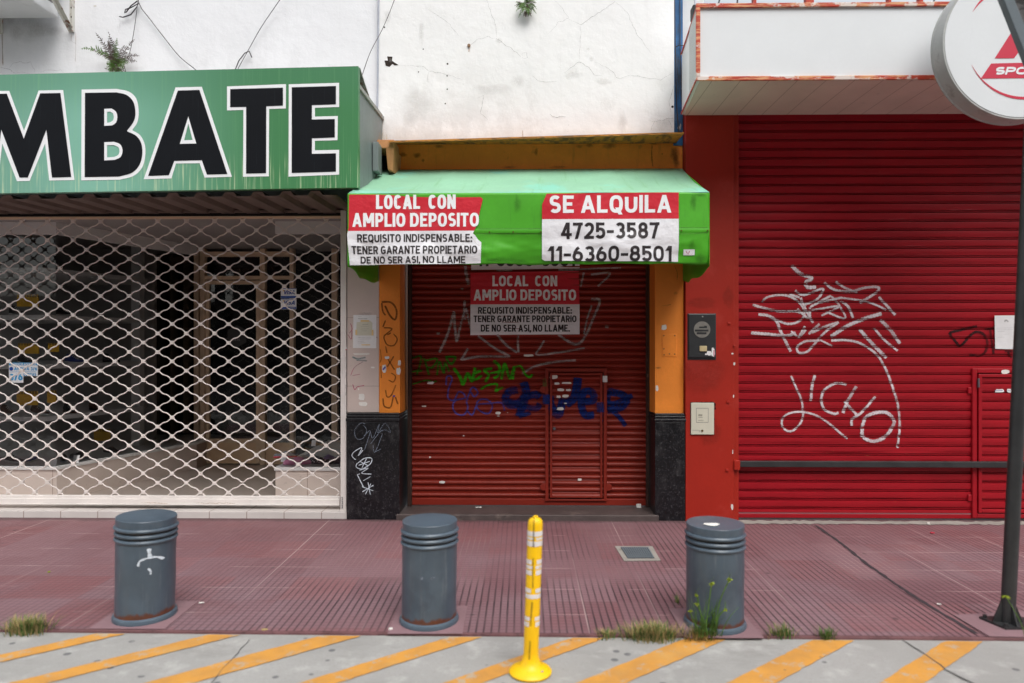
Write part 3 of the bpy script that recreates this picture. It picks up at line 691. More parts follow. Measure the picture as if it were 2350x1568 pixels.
for r in range(rows):
    z = zr0 + r * RP; ph = math.pi if r % 2 else 0
    mb = MB(); pts = []; x = max(nodes[0] + .01, -6.2)
    while x < xr: 
        pts.append((x, YG + .0015 * math.sin(x * 3 + r), z + wave_z(x, ph) + .0022 * math.sin(x * 1.7 + r * 2.1))); x += .0088
    mb.tube(pts, .0058, 6)
    for i, nx in enumerate(nodes[:-1]):          # clips joining this rod to the one above
        cxp = nx if r % 2 == 0 else (nx + nodes[i + 1]) / 2
        if r < rows - 1 and -6.2 < cxp < xr - .02:
            cz = z + RP / 2 + random.uniform(-.002, .002); a = random.uniform(-.06, .06)
            if random.random() > .006:
                mb.box(cxp - .0175, cxp + .0175, YG - .0095, YG + .0095, cz - .016, cz + .016)
                mb.box(cxp - .0168, cxp + .0168, YG - .011, YG - .0095, cz - .004, cz + .002)
    mb.build('rod', 'grille', gr)
mb = MB(); zt = Z(1141, YG); zl = Z(1160, YG)
mb.box(-6.6, xr, YG - .018, YG + .02, zl + .055, zt + .004); mb.box(-6.6, xr, YG - .03, YG + .03, zl + .012, zl + .055); mb.box(-6.6, xr, YG - .038, YG + .03, zl, zl + .012)
bar = mb.build('bottom_bar', 'white_metal', gr, bev=.003, smooth=0)
strokes('rust', 'stain_rust', bar, [(7, [(1190, 1295), (1280, 1296), (1430, 1300)]), (7, [(1660, 1295), (1750, 1298), (2000, 1300)])], Zc(0, 1400, 2.119), YG - .038, jit=.004, split=True)
MB().box(X(783, 6.36), X(797, 6.36) - .003, 6.335, 6.47, SB + .0, 2.79).build('guide_rail', 'white_metal', gr, bev=.004, smooth=0)
MB().box(-6.6, xs0, 6.40, 6.47, 2.735, 2.785).build('top_beam', 'aluminium', gr, bev=.003, smooth=0)
lk = MB()
for i in range(6): lk.tube([(X(785, 6.33) + .004 * (i % 2), 6.325, SB + .03 + i * .018), (X(785, 6.33) + .004 * ((i + 1) % 2), 6.325, SB + .045 + i * .018)], .004, 6)
lk.build('chain', 'steel_dark', gr)

# green name board
q0 = W(0, 784, 5.61); q1 = W(822, 784, 5.47); sA, sB = (q0.x, q0.y), (q1.x, q1.y)
sv = Vector((sB[0] - sA[0], sB[1] - sA[1], 0)).normalized(); snv = Vector((sv.y, -sv.x, 0))
sgn = thing('name_board', 'long green signboard with giant black letters edged in white', 'sign', (-2.7, 5.6, 2.78))
PS = lambda u, v, d=0.: PL(u, v, sA, sB) + snv * d
tl, tr = PS(-520, 184), PS(822, 152); bl, br = PS(-520, 452), PS(822, 430.5)
MB().slab([bl, br, tr, tl], -snv * .05).build('face', 'green_print', sgn, smooth=0)
ZS = Zc(0, 0, 1.53)
def SP(x, y, d): u, v = ZS(x, y); return PS(u, v, d)
def poly_letter(outer, inner, holes_o=(), holes_i=()):
    def make(nm, mat, cont, holes, d, par):
        bm = bmesh.new()
        for c in (cont,) + tuple(holes):
            vs = [bm.verts.new(SP(x, y, d)) for x, y in c]
            for i in range(len(vs)): bm.edges.new((vs[i], vs[(i + 1) % len(vs)]))
        bmesh.ops.triangle_fill(bm, use_beauty=True, use_dissolve=False, edges=bm.edges[:], normal=snv)
        mb = MB(); bm.verts.index_update(); mb.add([v.co.copy() for v in bm.verts], [[v.index for v in f.verts] for f in bm.faces]); bm.free()
        return mb.build(nm, mat, par, smooth=0)
    o = make('letter', 'black_print', inner, holes_o, .004, sgn)
    make('outline', 'white_print', outer, holes_i, .002, o)
    for ho, hi in zip(holes_o, holes_i): make('outline', 'white_print', ho, (hi,), .004, o)
def crv(p): # soften a list of points
    v = smooth_line([Vector(q) for q in p], 12); return [(q.x, q.y) for q in v]
poly_letter([(148, 800), (237, 555), (388, 552), (457, 1103), (302, 1106), (277, 880), (183, 1108), (105, 1110), (15, 880), (-10, 1106), (-165, 1109), (-96, 560), (58, 557)],
            [(148, 850), (248, 573), (372, 571), (438, 1085), (320, 1088), (286, 795), (172, 1088), (122, 1088), (10, 795), (-28, 1088), (-146, 1091), (-80, 577), (44, 575)])
poly_letter([(500, 549)] + crv([(715, 545), (790, 562), (835, 605), (850, 680), (842, 748), (812, 795)]) + crv([(812, 799), (858, 828), (887, 885), (890, 955), (870, 1028), (818, 1078), (735, 1101)]) + [(498, 1105)],
            [(522, 570)] + crv([(715, 567), (775, 582), (815, 620), (830, 680), (822, 740), (780, 800)]) + crv([(780, 805), (838, 835), (868, 885), (872, 950), (855, 1010), (810, 1058), (730, 1082)]) + [(520, 1085)],
            [[(640, 668)] + crv([(685, 666), (712, 685), (720, 718), (712, 752), (688, 769)]) + [(640, 772)], [(640, 872)] + crv([(700, 870), (737, 885), (752, 922), (740, 962), (703, 980)]) + [(640, 983)]],
            [[(657, 686)] + crv([(676, 684), (694, 696), (699, 718), (694, 738), (676, 750)]) + [(657, 753)], [(657, 890)] + crv([(696, 889), (725, 901), (733, 924), (725, 950), (698, 962)]) + [(657, 965)]])
poly_letter([(1075, 536), (1236, 532), (1420, 1083), (1253, 1088), (1222, 1000), (1078, 1002), (1050, 1093), (880, 1098)],
            [(1090, 556), (1222, 552), (1393, 1067), (1268, 1070), (1237, 982), (1068, 986), (1035, 1074), (908, 1078)],
            [[(1154, 715), (1203, 880), (1102, 882)]], [[(1154, 757), (1180, 858), (1128, 860)]])
poly_letter([(1390, 530), (1751, 516), (1750, 665), (1648, 668), (1646, 1080), (1488, 1083), (1490, 674), (1390, 677)],
            [(1410, 547), (1733, 538), (1733, 648), (1631, 652), (1630, 1061), (1507, 1064), (1508, 656), (1410, 657)])
poly_letter([(1768, 517), (2076, 508), (2076, 656), (1928, 661), (1928, 715), (2068, 711), (2066, 859), (1928, 863), (1928, 921), (2076, 918), (2076, 1070), (1766, 1082)],
            [(1787, 536), (2057, 528), (2057, 640), (1910, 645), (1910, 733), (2050, 730), (2050, 843), (1910, 848), (1910, 943), (2057, 940), (2057, 1052), (1786, 1060)])
# side cheek of the board
t0 = PS(822, 187); b0 = PS(822, 430)
e0 = Vector((X(858, 6.33), 6.33, 3.62)); xe = t0.x - .012
MB().hexa([(xe - .05, t0.y + .055, 2.80), (xe - .004, t0.y + .055, 2.80), (xe + .03, 6.33, 2.84), (xe - .02, 6.33, 2.84), (xe - .05, t0.y + .055, 3.60), (xe - .004, t0.y + .055, 3.60), (xe + .03, 6.33, 3.60), (xe - .02, 6.33, 3.60)]).build('side_panel', 'sign_side', sgn, smooth=0)
MB().hexa([(xe - .06, t0.y + .054, 3.60), (xe + .012, t0.y + .054, 3.60), (xe + .045, 6.33, 3.60), (xe - .03, 6.33, 3.60), (xe - .06, t0.y + .054, 3.635), (xe + .012, t0.y + .054, 3.635), (xe + .045, 6.33, 3.635), (xe - .03, 6.33, 3.635)]).build('top_trim', 'rusty', sgn, bev=.003, smooth=0)
MB().box(xe + .02, xe + .07, 5.95, 6.1, 3.05, 3.3).build('junction_box', 'sign_side', sgn, bev=.006, smooth=0)
MB().slab([tl - snv * .055, tr - snv * .055, Vector((tr.x - .02, 6.34, 3.55)), Vector((tl.x, 6.34, 3.55))], (0, 0, .01)).build('back_cover', 'rusty', sgn, smooth=0)
# corrugated canopy sheet under the board
pts = []; x = -7.; per = .2335; ph = X((170 / 2.119) / 1.743, 5.5)
k = int((x - ph) / per)
while x < xs0 + .02:
    xx = ph + k * per
    pts += [(xx - .035, 2.735), (xx + .035, 2.735), (xx + .06, 2.770), (xx + per - .06, 2.770)]; k += 1; x = xx + per
mb = MB()
fyl = lambda x: sA[1] + (x - sA[0]) * (sB[1] - sA[1]) / (sB[0] - sA[0]) + .06
mb.grid(len(pts) - 1, 6, lambda a, b: (pts[round(a * (len(pts) - 1))][0], fyl(pts[round(a * (len(pts) - 1))][0]) * (1 - b) + 6.395 * b, 2.80 - (pts[round(a * (len(pts) - 1))][1] - 2.735) - .004 + .012 * b))
cs = thing('corrugated_canopy', 'brown corrugated metal sheet sloping back beneath the green signboard', 'canopy', (-3.5, 5.9, 2.77))
mb.build('sheet', 'corrugated', cs, smooth=20, solid=.003)
MB().box(-7, xs0 - .012, 6.398, 6.42, 2.75, 2.9).build('closure', 'black_room', cs, smooth=0)  # dark strip added to block light leaking in behind the corrugated sheet
MB().box(-6.6, xs0 - .01, 6.345, 6.395, 2.778, 2.795).build('edge_angle', 'corrugated', cs, smooth=0)

# ================================================================== CLOSED SHOP IN THE MIDDLE
ms = thing('closed_shop', 'narrow closed shop with orange pillars and black tiled feet in the middle', 'shop', (.15, 6.4, 0))
XA, XB = X(868, YF), X(1547, YF)
MB().box(XL1 + .004, XB, YF, 6.6, 3.40, 7.5).build('upper_wall', 'plaster', ms, smooth=0)
MB().box(XB + .001, X(1567, 6.36), 6.36, 6.62, 3.37, 7.5).build('blue_strip', 'blue_strip', ms, smooth=0)
BX0 = X(905, 6.36)
MB().box(XA + .12, X(1567, 6.36), 6.37, 6.9, 2.6, 3.392).build('lintel', 'orange_old', ms, smooth=0)
# ledge
la, lb = X(893, 6.08), X(1568, 6.08)
lz = lambda t: 3.322 + (3.386 - 3.322) * t
MB().hexa([(la, 6.06, lz(0)), (lb, 6.06, lz(1)), (lb, 6.365, 3.392), (la, 6.365, 3.392), (la, 6.06, lz(0) + .016), (lb, 6.06, lz(1) + .016), (lb, 6.365, 3.41), (la, 6.365, 3.41)]).build('ledge', pm('ledge_paint', S(196, 128, 52), .7, .15, 6, [(S(70, 60, 50), (3, 1, 30), 4, .45, .6, .8)]), ms, smooth=0)
# corbel on the left
c0, c1, c2 = X(866, 6.12), X(886, 6.12), X(905, 6.12)
mb = MB(); mb.box(c0, c2, 6.10, 6.36, 3.285, 3.36); mb.hexa([(c1 + .01, 6.14, 3.11), (c2 - .02, 6.14, 3.09), (c2 + .005, 6.37, 3.09), (c1, 6.37, 3.11), (c1, 6.102, 3.285), (c2 - .002, 6.102, 3.285), (c2 + .02, 6.37, 3.285), (c1, 6.37, 3.285)])
mb.build('corbel', pm('corbel_paint', S(196, 138, 92), .75, .12, 8, [(S(90, 72, 50), (1, 1, 1), 9, .55, .7, .6)], (40, .3)), ms, bev=.006, smooth=0)
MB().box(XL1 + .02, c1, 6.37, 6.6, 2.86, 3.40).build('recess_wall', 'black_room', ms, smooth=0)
# pillars
p0, p1 = X(870, YF), X(918, YF); r0, r1 = X(1503, YF), X(1569, YF)
for a, b, ta, tb in ((p0, p1, 0, .012), (r0, r1, -.012, 0)):
    MB().hexa([(a, YF, .95), (b, YF, .95), (b + tb, 6.78, .95), (a + ta, 6.78, .95), (a, YF, 2.7), (b, YF, 2.7), (b + tb, 6.78, 2.7), (a + ta, 6.78, 2.7)]).build('pillar', 'orange', ms, bev=.004, smooth=0)
YP = 6.285
pa, pb, pc, pd = X(795, YP), X(917, YP), X(1503, YP), X(1573, YP)
for a, b in ((pa, pb), (pc, pd)):
    mb = MB(); zt = Z(949, YP)
    mb.box(a, b, YP, 6.78, -.05, zt - .075); mb.box(a - .006, b + .006, YP - .008, 6.785, zt - .0745, zt - .045); mb.box(a - .001, b + .001, YP - .001, 6.781, zt - .045, zt - .02)
    mb.box(a + .004, b - .004, YP + .01, 6.78, zt - .02, zt)
    o = mb.build('pillar_foot', 'black_tile', ms, bev=.006, smooth=0)
    if a == pa:
        strokes('graffiti', 'marker_grey', o, [(5, [(150, 885), (110, 880), (70, 930), (85, 990), (130, 985), (155, 930), (130, 890)]), (5, [(130, 975), (180, 935), (140, 1070)]), (5, [(180, 935), (200, 985), (245, 885), (235, 950), (285, 880), (325, 945), (265, 930), (180, 1030)]), (5, [(270, 950), (215, 1085), (200, 1035)]), (4, [(215, 1085), (260, 1060)])], P1, YP - .001)
        strokes('graffiti', 'marker_white', o, [(7, [(75, 1140), (50, 1110), (70, 1080), (120, 1055), (95, 1110), (130, 1070)]), (7, [(80, 1140), (60, 1130)]), (7, [(90, 1165), (140, 1130), (190, 1130), (180, 1170), (120, 1205), (80, 1190), (90, 1160)]), (6, [(105, 1150), (170, 1185)]), (6, [(120, 1200), (155, 1130)]), (6, [(95, 1180), (180, 1150)]), (7, [(100, 1215), (165, 1200), (120, 1235), (192, 1242)]), (8, [(88, 1245), (135, 1340)]), (6, [(85, 1245), (110, 1240)]), (5, [(130, 1290), (185, 1258)]), (7, [(165, 1298), (182, 1392)]), (7, [(120, 1330), (205, 1362)]), (7, [(205, 1320), (122, 1370)]), (7, [(186, 1308), (145, 1388)])], P1, YP - .001)
strokes('graffiti', 'marker_brown', ms, [(16, [(260, 15), (330, 20), (368, 75), (358, 140), (320, 110), (285, 40)]), (13, [(262, 20), (270, 80), (290, 112)]), (12, [(290, 145), (270, 195)]), (10, [(275, 198), (335, 205), (300, 240), (278, 265), (300, 318), (348, 325), (372, 280), (345, 240)]), (10, [(300, 250), (330, 235)]), (10, [(300, 380), (290, 330)]), (11, [(350, 400), (300, 480)]), (11, [(305, 420), (355, 500)]), (9, [(310, 570), (345, 585), (360, 545), (330, 520)]), (11, [(290, 640), (300, 690), (330, 680), (365, 605)]), (12, [(272, 700), (280, 755), (325, 765), (345, 690)]), (12, [(360, 690), (378, 745)]), (7, [(252, 350), (258, 420), (248, 450)]), (7, [(255, 470), (260, 560)])], P1, YF)
ZO = Zc(1350, 1000, 1.516)
blob('dirt', 'stain_dark', ms, [(1980, 470, 22, 18), (1945, 715, 22, 8), (2050, 262, 14, 12)], ZO, YF)
strokes('crack', 'stain_dark', ms, [(5, [(1960, 340), (2020, 330), (1990, 345)]), (5, [(2040, 90), (2060, 130), (2058, 185)])], ZO, YF, jit=.003, split=True)
ZB = Zc(1400, 0, 1.6786)
blob('dirt', 'stain_dark', ms, [(1250, 1020, 16, 26), (450, 1045, 34, 20), (355, 1040, 34, 20), (490, 1078, 12, 14), (600, 985, 40, 14), (1540, 985, 30, 14), (1610, 975, 30, 20), (1740, 980, 60, 26), (2180, 1030, 40, 50), (2190, 1090, 30, 40), (2040, 965, 40, 10), (1070, 1125, 60, 12), (1400, 1122, 70, 10), (2095, 1035, 8, 6)], ZB, 6.368)
strokes('crack', 'stain_dark', ms, [(16, [(2028, 965), (2025, 1040), (2034, 1125)]), (8, [(300, 960), (320, 1040), (305, 1140)])], ZB, 6.368, jit=.003, split=True)
MB().box(X(918, 6.3) - .03, X(1503, 6.3) + .03, 6.27, 6.8, -.05, .052).build('threshold', 'dark_slab', ms, bev=.008, smooth=0)
# wall marks: cracks, holes, bolts, peeled patch
ZL = Zc(0, 0, 1.53)
strokes('crack', 'crack', ms, [(3, [(800, 310), (860, 265), (930, 250), (975, 262)]), (5, [(975, 260), (1030, 290), (1100, 340), (1150, 385)]), (3, [(915, 0), (950, 90), (975, 180), (985, 250)]), (3, [(520, 60), (600, 110), (670, 170), (730, 245)]), (3, [(330, 440), (420, 440), (500, 450), (530, 480), (640, 500), (760, 540)]), (4, [(1470, 125), (1510, 150), (1550, 168), (1600, 130), (1700, 70), (1780, 10)]), (2.5, [(1370, 0), (1430, 60), (1470, 125), (1400, 150), (1330, 230)]), (2.5, [(1548, 170), (1545, 300), (1540, 415)]), (4, [(1440, 490), (1500, 440), (1540, 418), (1600, 450), (1640, 505), (1700, 515)]), (3.5, [(1640, 420), (1720, 450), (1770, 490), (1790, 525), (1830, 525), (1880, 505), (1960, 520), (2030, 530), (2090, 540), (2170, 490)]), (6, [(1340, 770), (1360, 785), (1390, 793), (1420, 783), (1448, 785)]), (3, [(1220, 505), (1260, 540), (1340, 555), (1390, 550)]), (3, [(1780, 10), (1860, 90), (1910, 200), (1970, 290), (2020, 360)]), (4, [(1995, 810), (2060, 818), (2130, 800), (2180, 800)]), (3, [(2040, 815), (2020, 880)]), (3, [(2130, 800), (2160, 860)]), (3, [(2180, 560), (2140, 680), (2150, 760)]), (2.5, [(530, 480), (525, 560)]), (3, [(860, 660), (900, 640), (880, 760), (930, 820)]), (4, [(1590, 905), (1650, 918)]), (3, [(1155, 380), (1160, 358), (1185, 360), (1190, 385), (1170, 400), (1155, 385)])], ZB, YF, step=.006, nc=3, jit=.006, split=True)
blob('patch', 'stain_grey', ms, [(1130, 545, 60, 50), (950, 600, 160, 40), (1500, 500, 70, 34), (440, 700, 110, 120), (400, 800, 60, 70), (1620, 395, 20, 22), (1600, 330, 14, 12), (2110, 790, 120, 60), (2100, 850, 90, 60), (1700, 545, 80, 26), (480, 220, 22, 90), (250, 120, 30, 60), (1830, 820, 40, 90), (1000, 275, 30, 22)], ZB, YF)
mb = MB()
for hx, hy, hr in ((231, 184, 5), (492, 331, 4), (460, 484, 4), (655, 430, 6), (652, 510, 4.5), (653, 600, 4.5), (640, 697, 4.5), (2165, 718, 8)):
    q = W(*ZB(hx, hy), YF); mb.tube([(q.x, YF - .0015, q.z), (q.x, YF + .03, q.z)], hr * .0014, 8)
mb.build('hole', 'hole', ms)
mb = MB()
P = [(250, 380), (285, 382), (282, 410), (325, 437), (300, 440), (285, 430), (265, 450), (240, 442), (232, 408), (255, 408)]
mb.slab([W(*ZB(x, y), YF) + Vector((0, -.002, 0)) for x, y in P], (0, .02, 0)); mb.build('hole', 'hole', ms, smooth=0)
q = W(*ZB(799, 308), YF); MB().lathe([(.016, 0), (.016, .004)], (q.x, q.z, 0)).v
mb = MB(); mb.tube([(q.x, YF - .012, q.z), (q.x, YF, q.z)], .014, 12); mb.build('bolt', pm('bolt_rust', S(140, 110, 84), .7, .3, 60), ms)
strokes('rust', 'stain_rust', ms, [(10, [(799, 312), (800, 335), (798, 355)]), (8, [(1158, 875), (1160, 900), (1162, 940)])], ZB, YF, split=True)
blob('hole_lining', 'stain_grey', ms, [(272, 405, 14, 18)], ZB, YF - .002)

# rolling shutter in the middle
YS = 6.62; pS = .0582
def prof_c(x, z):
    s = (z / pS) % 1.0
    y = YS - (-.008 + .010 * math.sin(math.pi * s / .22) if s < .22 else -.008 + .022 * math.sin(math.pi * (s - .22) / .78) ** .6)
    return y + .0035 * math.sin(x * 2.3 + 1) * math.sin(z * 1.9) + .002 * math.sin(x * 7 + z * 3)
sx0, sx1 = X(938, YS), X(1490, YS); sz0 = .12
sh = thing('rolling_shutter', 'brick-red roller shutter covered in blue and green graffiti under the awning', 'shutter', (.15, YS, .05))
def slat_mesh(x0, x1, z0, z1, prof, nz, nx, off=0.):
    mb = MB(); mb.grid(nx, nz, lambda a, b: (x0 + (x1 - x0) * a, prof(x0 + (x1 - x0) * a, z0 + (z1 - z0) * b) + off, z0 + (z1 - z0) * b)); return mb
slat_mesh(sx0, sx1, sz0, 2.72, prof_c, int((2.72 - sz0) / pS * 14), 24).build('slats', 'shutter_brick', sh, smooth=55)
MB().box(sx0, sx1, YS - .012, YS + .02, .058, sz0).build('bottom_rail', 'shutter_brick', sh, bev=.005, smooth=0)
for a, b in ((X(935, 6.56), X(944, 6.56)), (X(1484, 6.56), X(1492, 6.56))):
    MB().box(a, b, 6.56, YS + .05, .055, 2.7).build('guide_rail', pm('guide_dark', S(62, 44, 38), .5, .3, 8, [(S(150, 140, 130), (3, 3, .8), 9, .64, .7, .6)]), sh, bev=.003, smooth=0)
ZC2 = Zc(1600, 1050, 2.217)
yo = lambda off: (lambda x, z: prof_c(x, z) + off)
wx0, wx1, wz0, wz1 = X(1251, YS), X(1392, YS), Z(1148, YS), Z(845, YS)
strokes('graffiti', 'spray_grey', sh, [(40, [(580, 30), (590, 120), (610, 200)]), (34, [(575, 335), (570, 480), (590, 500)]), (34, [(350, 800), (430, 620), (480, 430)]), (34, [(480, 440), (490, 600), (505, 710)]), (34, [(505, 700), (560, 480), (590, 400)]), (34, [(590, 420), (640, 640)]), (30, [(540, 870), (570, 820), (605, 760)]), (30, [(545, 865), (700, 835), (980, 835)]), (30, [(980, 835), (840, 760), (690, 650)]), (30, [(860, 640), (950, 740), (1040, 800)]), (30, [(1050, 800), (1045, 700), (1050, 640)]), (26, [(1280, 690), (1240, 760), (1215, 820), (1400, 800), (1640, 760)]), (34, [(1400, 640), (1530, 720), (1600, 710), (1660, 620), (1720, 480), (1770, 340), (1690, 325)]), (26, [(1630, 640), (1660, 500), (1700, 380)]), (28, [(1080, 990), (1200, 920), (1400, 880), (1560, 868)]), (26, [(1630, 90), (1600, 220)]), (26, [(1690, 110), (1860, 100), (1750, 215)]), (30, [(325, 632), (340, 630), (358, 632)]), (30, [(535, 236), (550, 236), (566, 238)]), (30, [(1815, 570), (1832, 572), (1850, 574)]), (22, [(850, 75), (1000, 72)]), (20, [(1400, 70), (1650, 60), (1960, 50)])], ZC2, YS, prof_c, .004, .005, 9, rec=YS + .0045)
strokes('graffiti', 'spray_green_faint', sh, [(22, [(105, 850), (190, 840), (150, 1000)]), (20, [(100, 970), (200, 960)]), (24, [(215, 850), (240, 930), (260, 1000)]), (22, [(230, 870), (330, 855), (290, 930), (240, 930)]), (22, [(330, 1000), (350, 880), (390, 980), (400, 890), (440, 970)]), (26, [(400, 840), (490, 840), (455, 900), (410, 850)]), (16, [(110, 1080), (240, 1045), (290, 1060), (330, 1050)])], ZC2, YS, prof_c, .004, .005, 9, rec=YS + .0045)
strokes('graffiti', 'spray_green', sh, [(34, [(475, 935), (530, 1010), (560, 1080), (600, 985), (640, 1050), (668, 930)]), (30, [(720, 960), (655, 990), (645, 1040), (690, 1030), (725, 1000)]), (30, [(820, 940), (750, 955), (785, 1000), (755, 1062)]), (30, [(830, 870), (880, 920), (870, 1000), (830, 1030)]), (24, [(800, 985), (870, 970), (935, 950)]), (30, [(900, 1040), (930, 900), (975, 1030), (1010, 930), (1000, 1040)]), (24, [(1010, 930), (1070, 922), (1110, 990), (1150, 1018), (1175, 990)]), (24, [(715, 1125), (780, 1090), (860, 1080), (845, 1150)]), (22, [(845, 1150), (880, 1125), (915, 1108)])], ZC2, YS, prof_c, .0045, .005, 9, rec=YS + .0045)
strokes('graffiti', 'spray_violet', sh, [(18, [(410, 1090), (415, 1020), (440, 1005), (462, 1035), (430, 1130), (430, 1205), (480, 1220), (520, 1150), (560, 1160), (580, 1200), (500, 1222), (470, 1265), (490, 1330), (560, 1352), (600, 1300), (590, 1230)]), (18, [(590, 1230), (640, 1110), (690, 1150), (660, 1190), (620, 1140)]), (18, [(590, 1310), (640, 1350), (670, 1290), (700, 1222), (780, 1220), (820, 1280), (780, 1340), (700, 1310), (690, 1262), (800, 1250), (900, 1245), (930, 1320)])], ZC2, YS, prof_c, .004, .005, 9, rec=YS + .0045)
strokes('graffiti', 'spray_blue', sh, [(80, [(1045, 1130), (965, 1150), (935, 1215), (985, 1265), (1060, 1240), (1110, 1180)]), (86, [(1095, 1060), (1118, 1160), (1085, 1270), (1055, 1370)]), (44, [(1055, 1372), (1110, 1350), (1160, 1330)]), (74, [(1110, 1200), (1200, 1170), (1240, 1200)]), (80, [(1330, 1170), (1320, 1260), (1360, 1350), (1410, 1370)]), (80, [(1840, 1130), (1830, 1220), (1790, 1340), (1750, 1440)]), (74, [(1840, 1140), (1960, 1170), (2010, 1220), (1950, 1290), (1840, 1310)]), (44, [(1880, 1310), (1950, 1380), (2000, 1450)]), (60, [(960, 1230), (1080, 1260), (1200, 1300), (1240, 1250)]), (50, [(1830, 1230), (1900, 1250), (2060, 1180)])], ZC2, YS, prof_c, .005, .005, 13, rec=YS + .0045)
# wicket door in the shutter
mb = MB(); f = .032; yw0, yw1 = YS - .034, YS - .002
mb.box(wx0, wx0 + f, yw0, yw1, wz0, wz1); mb.box(wx1 - f, wx1, yw0, yw1, wz0, wz1); mb.box(wx0 + f, wx1 - f, yw0 + .001, yw1, wz1 - f, wz1 - .001); mb.box(wx0 + f, wx1 - f, yw0 + .001, yw1, wz0 + .001, wz0 + f * .6)
for hx, hz in ((wx0 - .014, wz0 + .13), (wx1 + .014, wz0 + .13), (wx0 - .014, wz1 - .2)):
    mb.tube([(hx, YS - .03, hz), (hx, YS - .012, hz)], .035, 16)
wd = mb.build('wicket_door', 'shutter_brick', sh, bev=.004, smooth=0)
g2 = .012
mb = MB(); a, b, c, d = wx0 + f + g2, wx1 - f - g2, wz0 + f + .0, wz1 - f - g2
mb.box(a, a + .02, yw0 - .012, yw1, c, d); mb.box(b - .02, b, yw0 - .012, yw1, c, d); mb.box(a + .02, b - .02, yw0 - .011, yw1, d - .02, d - .001); mb.box(a + .02, b - .02, yw0 - .011, yw1, c + .001, c + .02)
mb.build('leaf_frame', 'shutter_brick', wd, bev=.003, smooth=0)
prof_w = lambda x, z: prof_c(x, z) - .020
slat_mesh(a + .02, b - .02, c + .02, d - .02, prof_w, int((d - c) / pS * 14), 6).build('leaf_slats', 'shutter_brick', wd, smooth=55)
strokes('graffiti', 'spray_blue', wd, [(80, [(1330, 1180), (1340, 1270), (1400, 1350), (1430, 1270), (1440, 1200)]), (86, [(1575, 1020), (1565, 1110), (1540, 1200), (1470, 1260)]), (74, [(1620, 1235), (1710, 1220), (1700, 1150), (1630, 1150), (1605, 1250), (1640, 1350), (1720, 1350)])], ZC2, YS, prof_w, .006, .006, 11)
strokes('graffiti', 'spray_blue', wd, [(74, [(1296, 1170), (1298, 1260)]), (74, [(1776, 1240), (1778, 1330)])], ZC2, yw0 - .014, None, .002, .006, 5)
q = W(1250, 874, YS - .05)
mb = MB(); mb.box(q.x - .018, q.x + .018, YS - .065, YS - .045, q.z - .055, q.z - .015); mb.tube([(q.x - .011, YS - .055, q.z - .015), (q.x - .011, YS - .055, q.z + .012), (q.x, YS - .055, q.z + .022), (q.x + .011, YS - .055, q.z + .012), (q.x + .011, YS - .055, q.z - .015)], .004, 8)
pl = mb.build('padlock', 'brass', sh, bev=.002, smooth=0)
q = W(1272, 984, YS - .05); MB().tube([(q.x, YS - .052, q.z), (q.x, YS - .03, q.z)], .014, 14).build('lock', 'steel_dark', wd)
q = W(1388, 870, YS - .04); MB().box(q.x - .02, q.x + .024, YS - .05, YS - .012, q.z - .03, q.z + .03).build('hinge', 'shelf_white', wd, bev=.005, smooth=0)
# bits of torn stickers left on the shutter (dirt of the shutter itself)
def scraps(name, mat, par, items, conv, Y, off, yf=None):
    if len(items) > 1 and par is not None:
        for it in items: scraps(name, mat, par, [it], conv, Y, off, yf)
        return
    mb = MB()
    for (x, y, w, h) in items:
        n = 9; ps = []
        for i in range(n):
            t = 2 * math.pi * i / n + .4
            ps.append((x + w / 2 * max(-1, min(1, 1.25 * math.cos(t))) * random.uniform(.75, 1.05), y + h / 2 * max(-1, min(1, 1.25 * math.sin(t))) * random.uniform(.75, 1.05)))
        pts = [W(*conv(px, py), Y) for px, py in ps]
        yy = min((yf(q.x, q.z) if yf else Y) for q in pts) - off - random.uniform(0, .0006)
        mb.slab([(q.x, yy, q.z) for q in pts], (0, .0008, 0))
    return mb.build(name, mat, par, smooth=0)
scraps('sticker_scraps', 'litter', sh, [(1140, 825, 90, 22), (215, 1275, 46, 14), (870, 1335, 50, 26), (1092, 1244, 26, 10), (872, 1362, 26, 6), (955, 1332, 10, 8)], ZC2, YS, .004, prof_c)
scraps('sticker_scraps', 'stain_pale' if 'stain_pale' in MT else 'paper', sh, [(276, 1068, 60, 26), (565, 495 + 1041, 14, 10)], ZC2, YS, .004, prof_c)
scraps('sticker_scraps', 'litter', wd, [(1365, 1015, 80, 34), (1390, 1072, 50, 22), (1480, 1068, 90, 20), (1425, 1128, 66, 28), (1490, 1130, 50, 20), (1405, 1188, 40, 26), (1465, 1183, 60, 30), (1420, 1295, 66, 28), (1466, 1246, 26, 10)], ZC2, YS, .007, prof_w)
scraps('sticker_scraps', 'litter', wd, [(638, 645, 42, 16), (1468, 630, 26, 16), (565, 495, 14, 10)], Zc(1350, 1500, 1.516), YS, .008, prof_w)

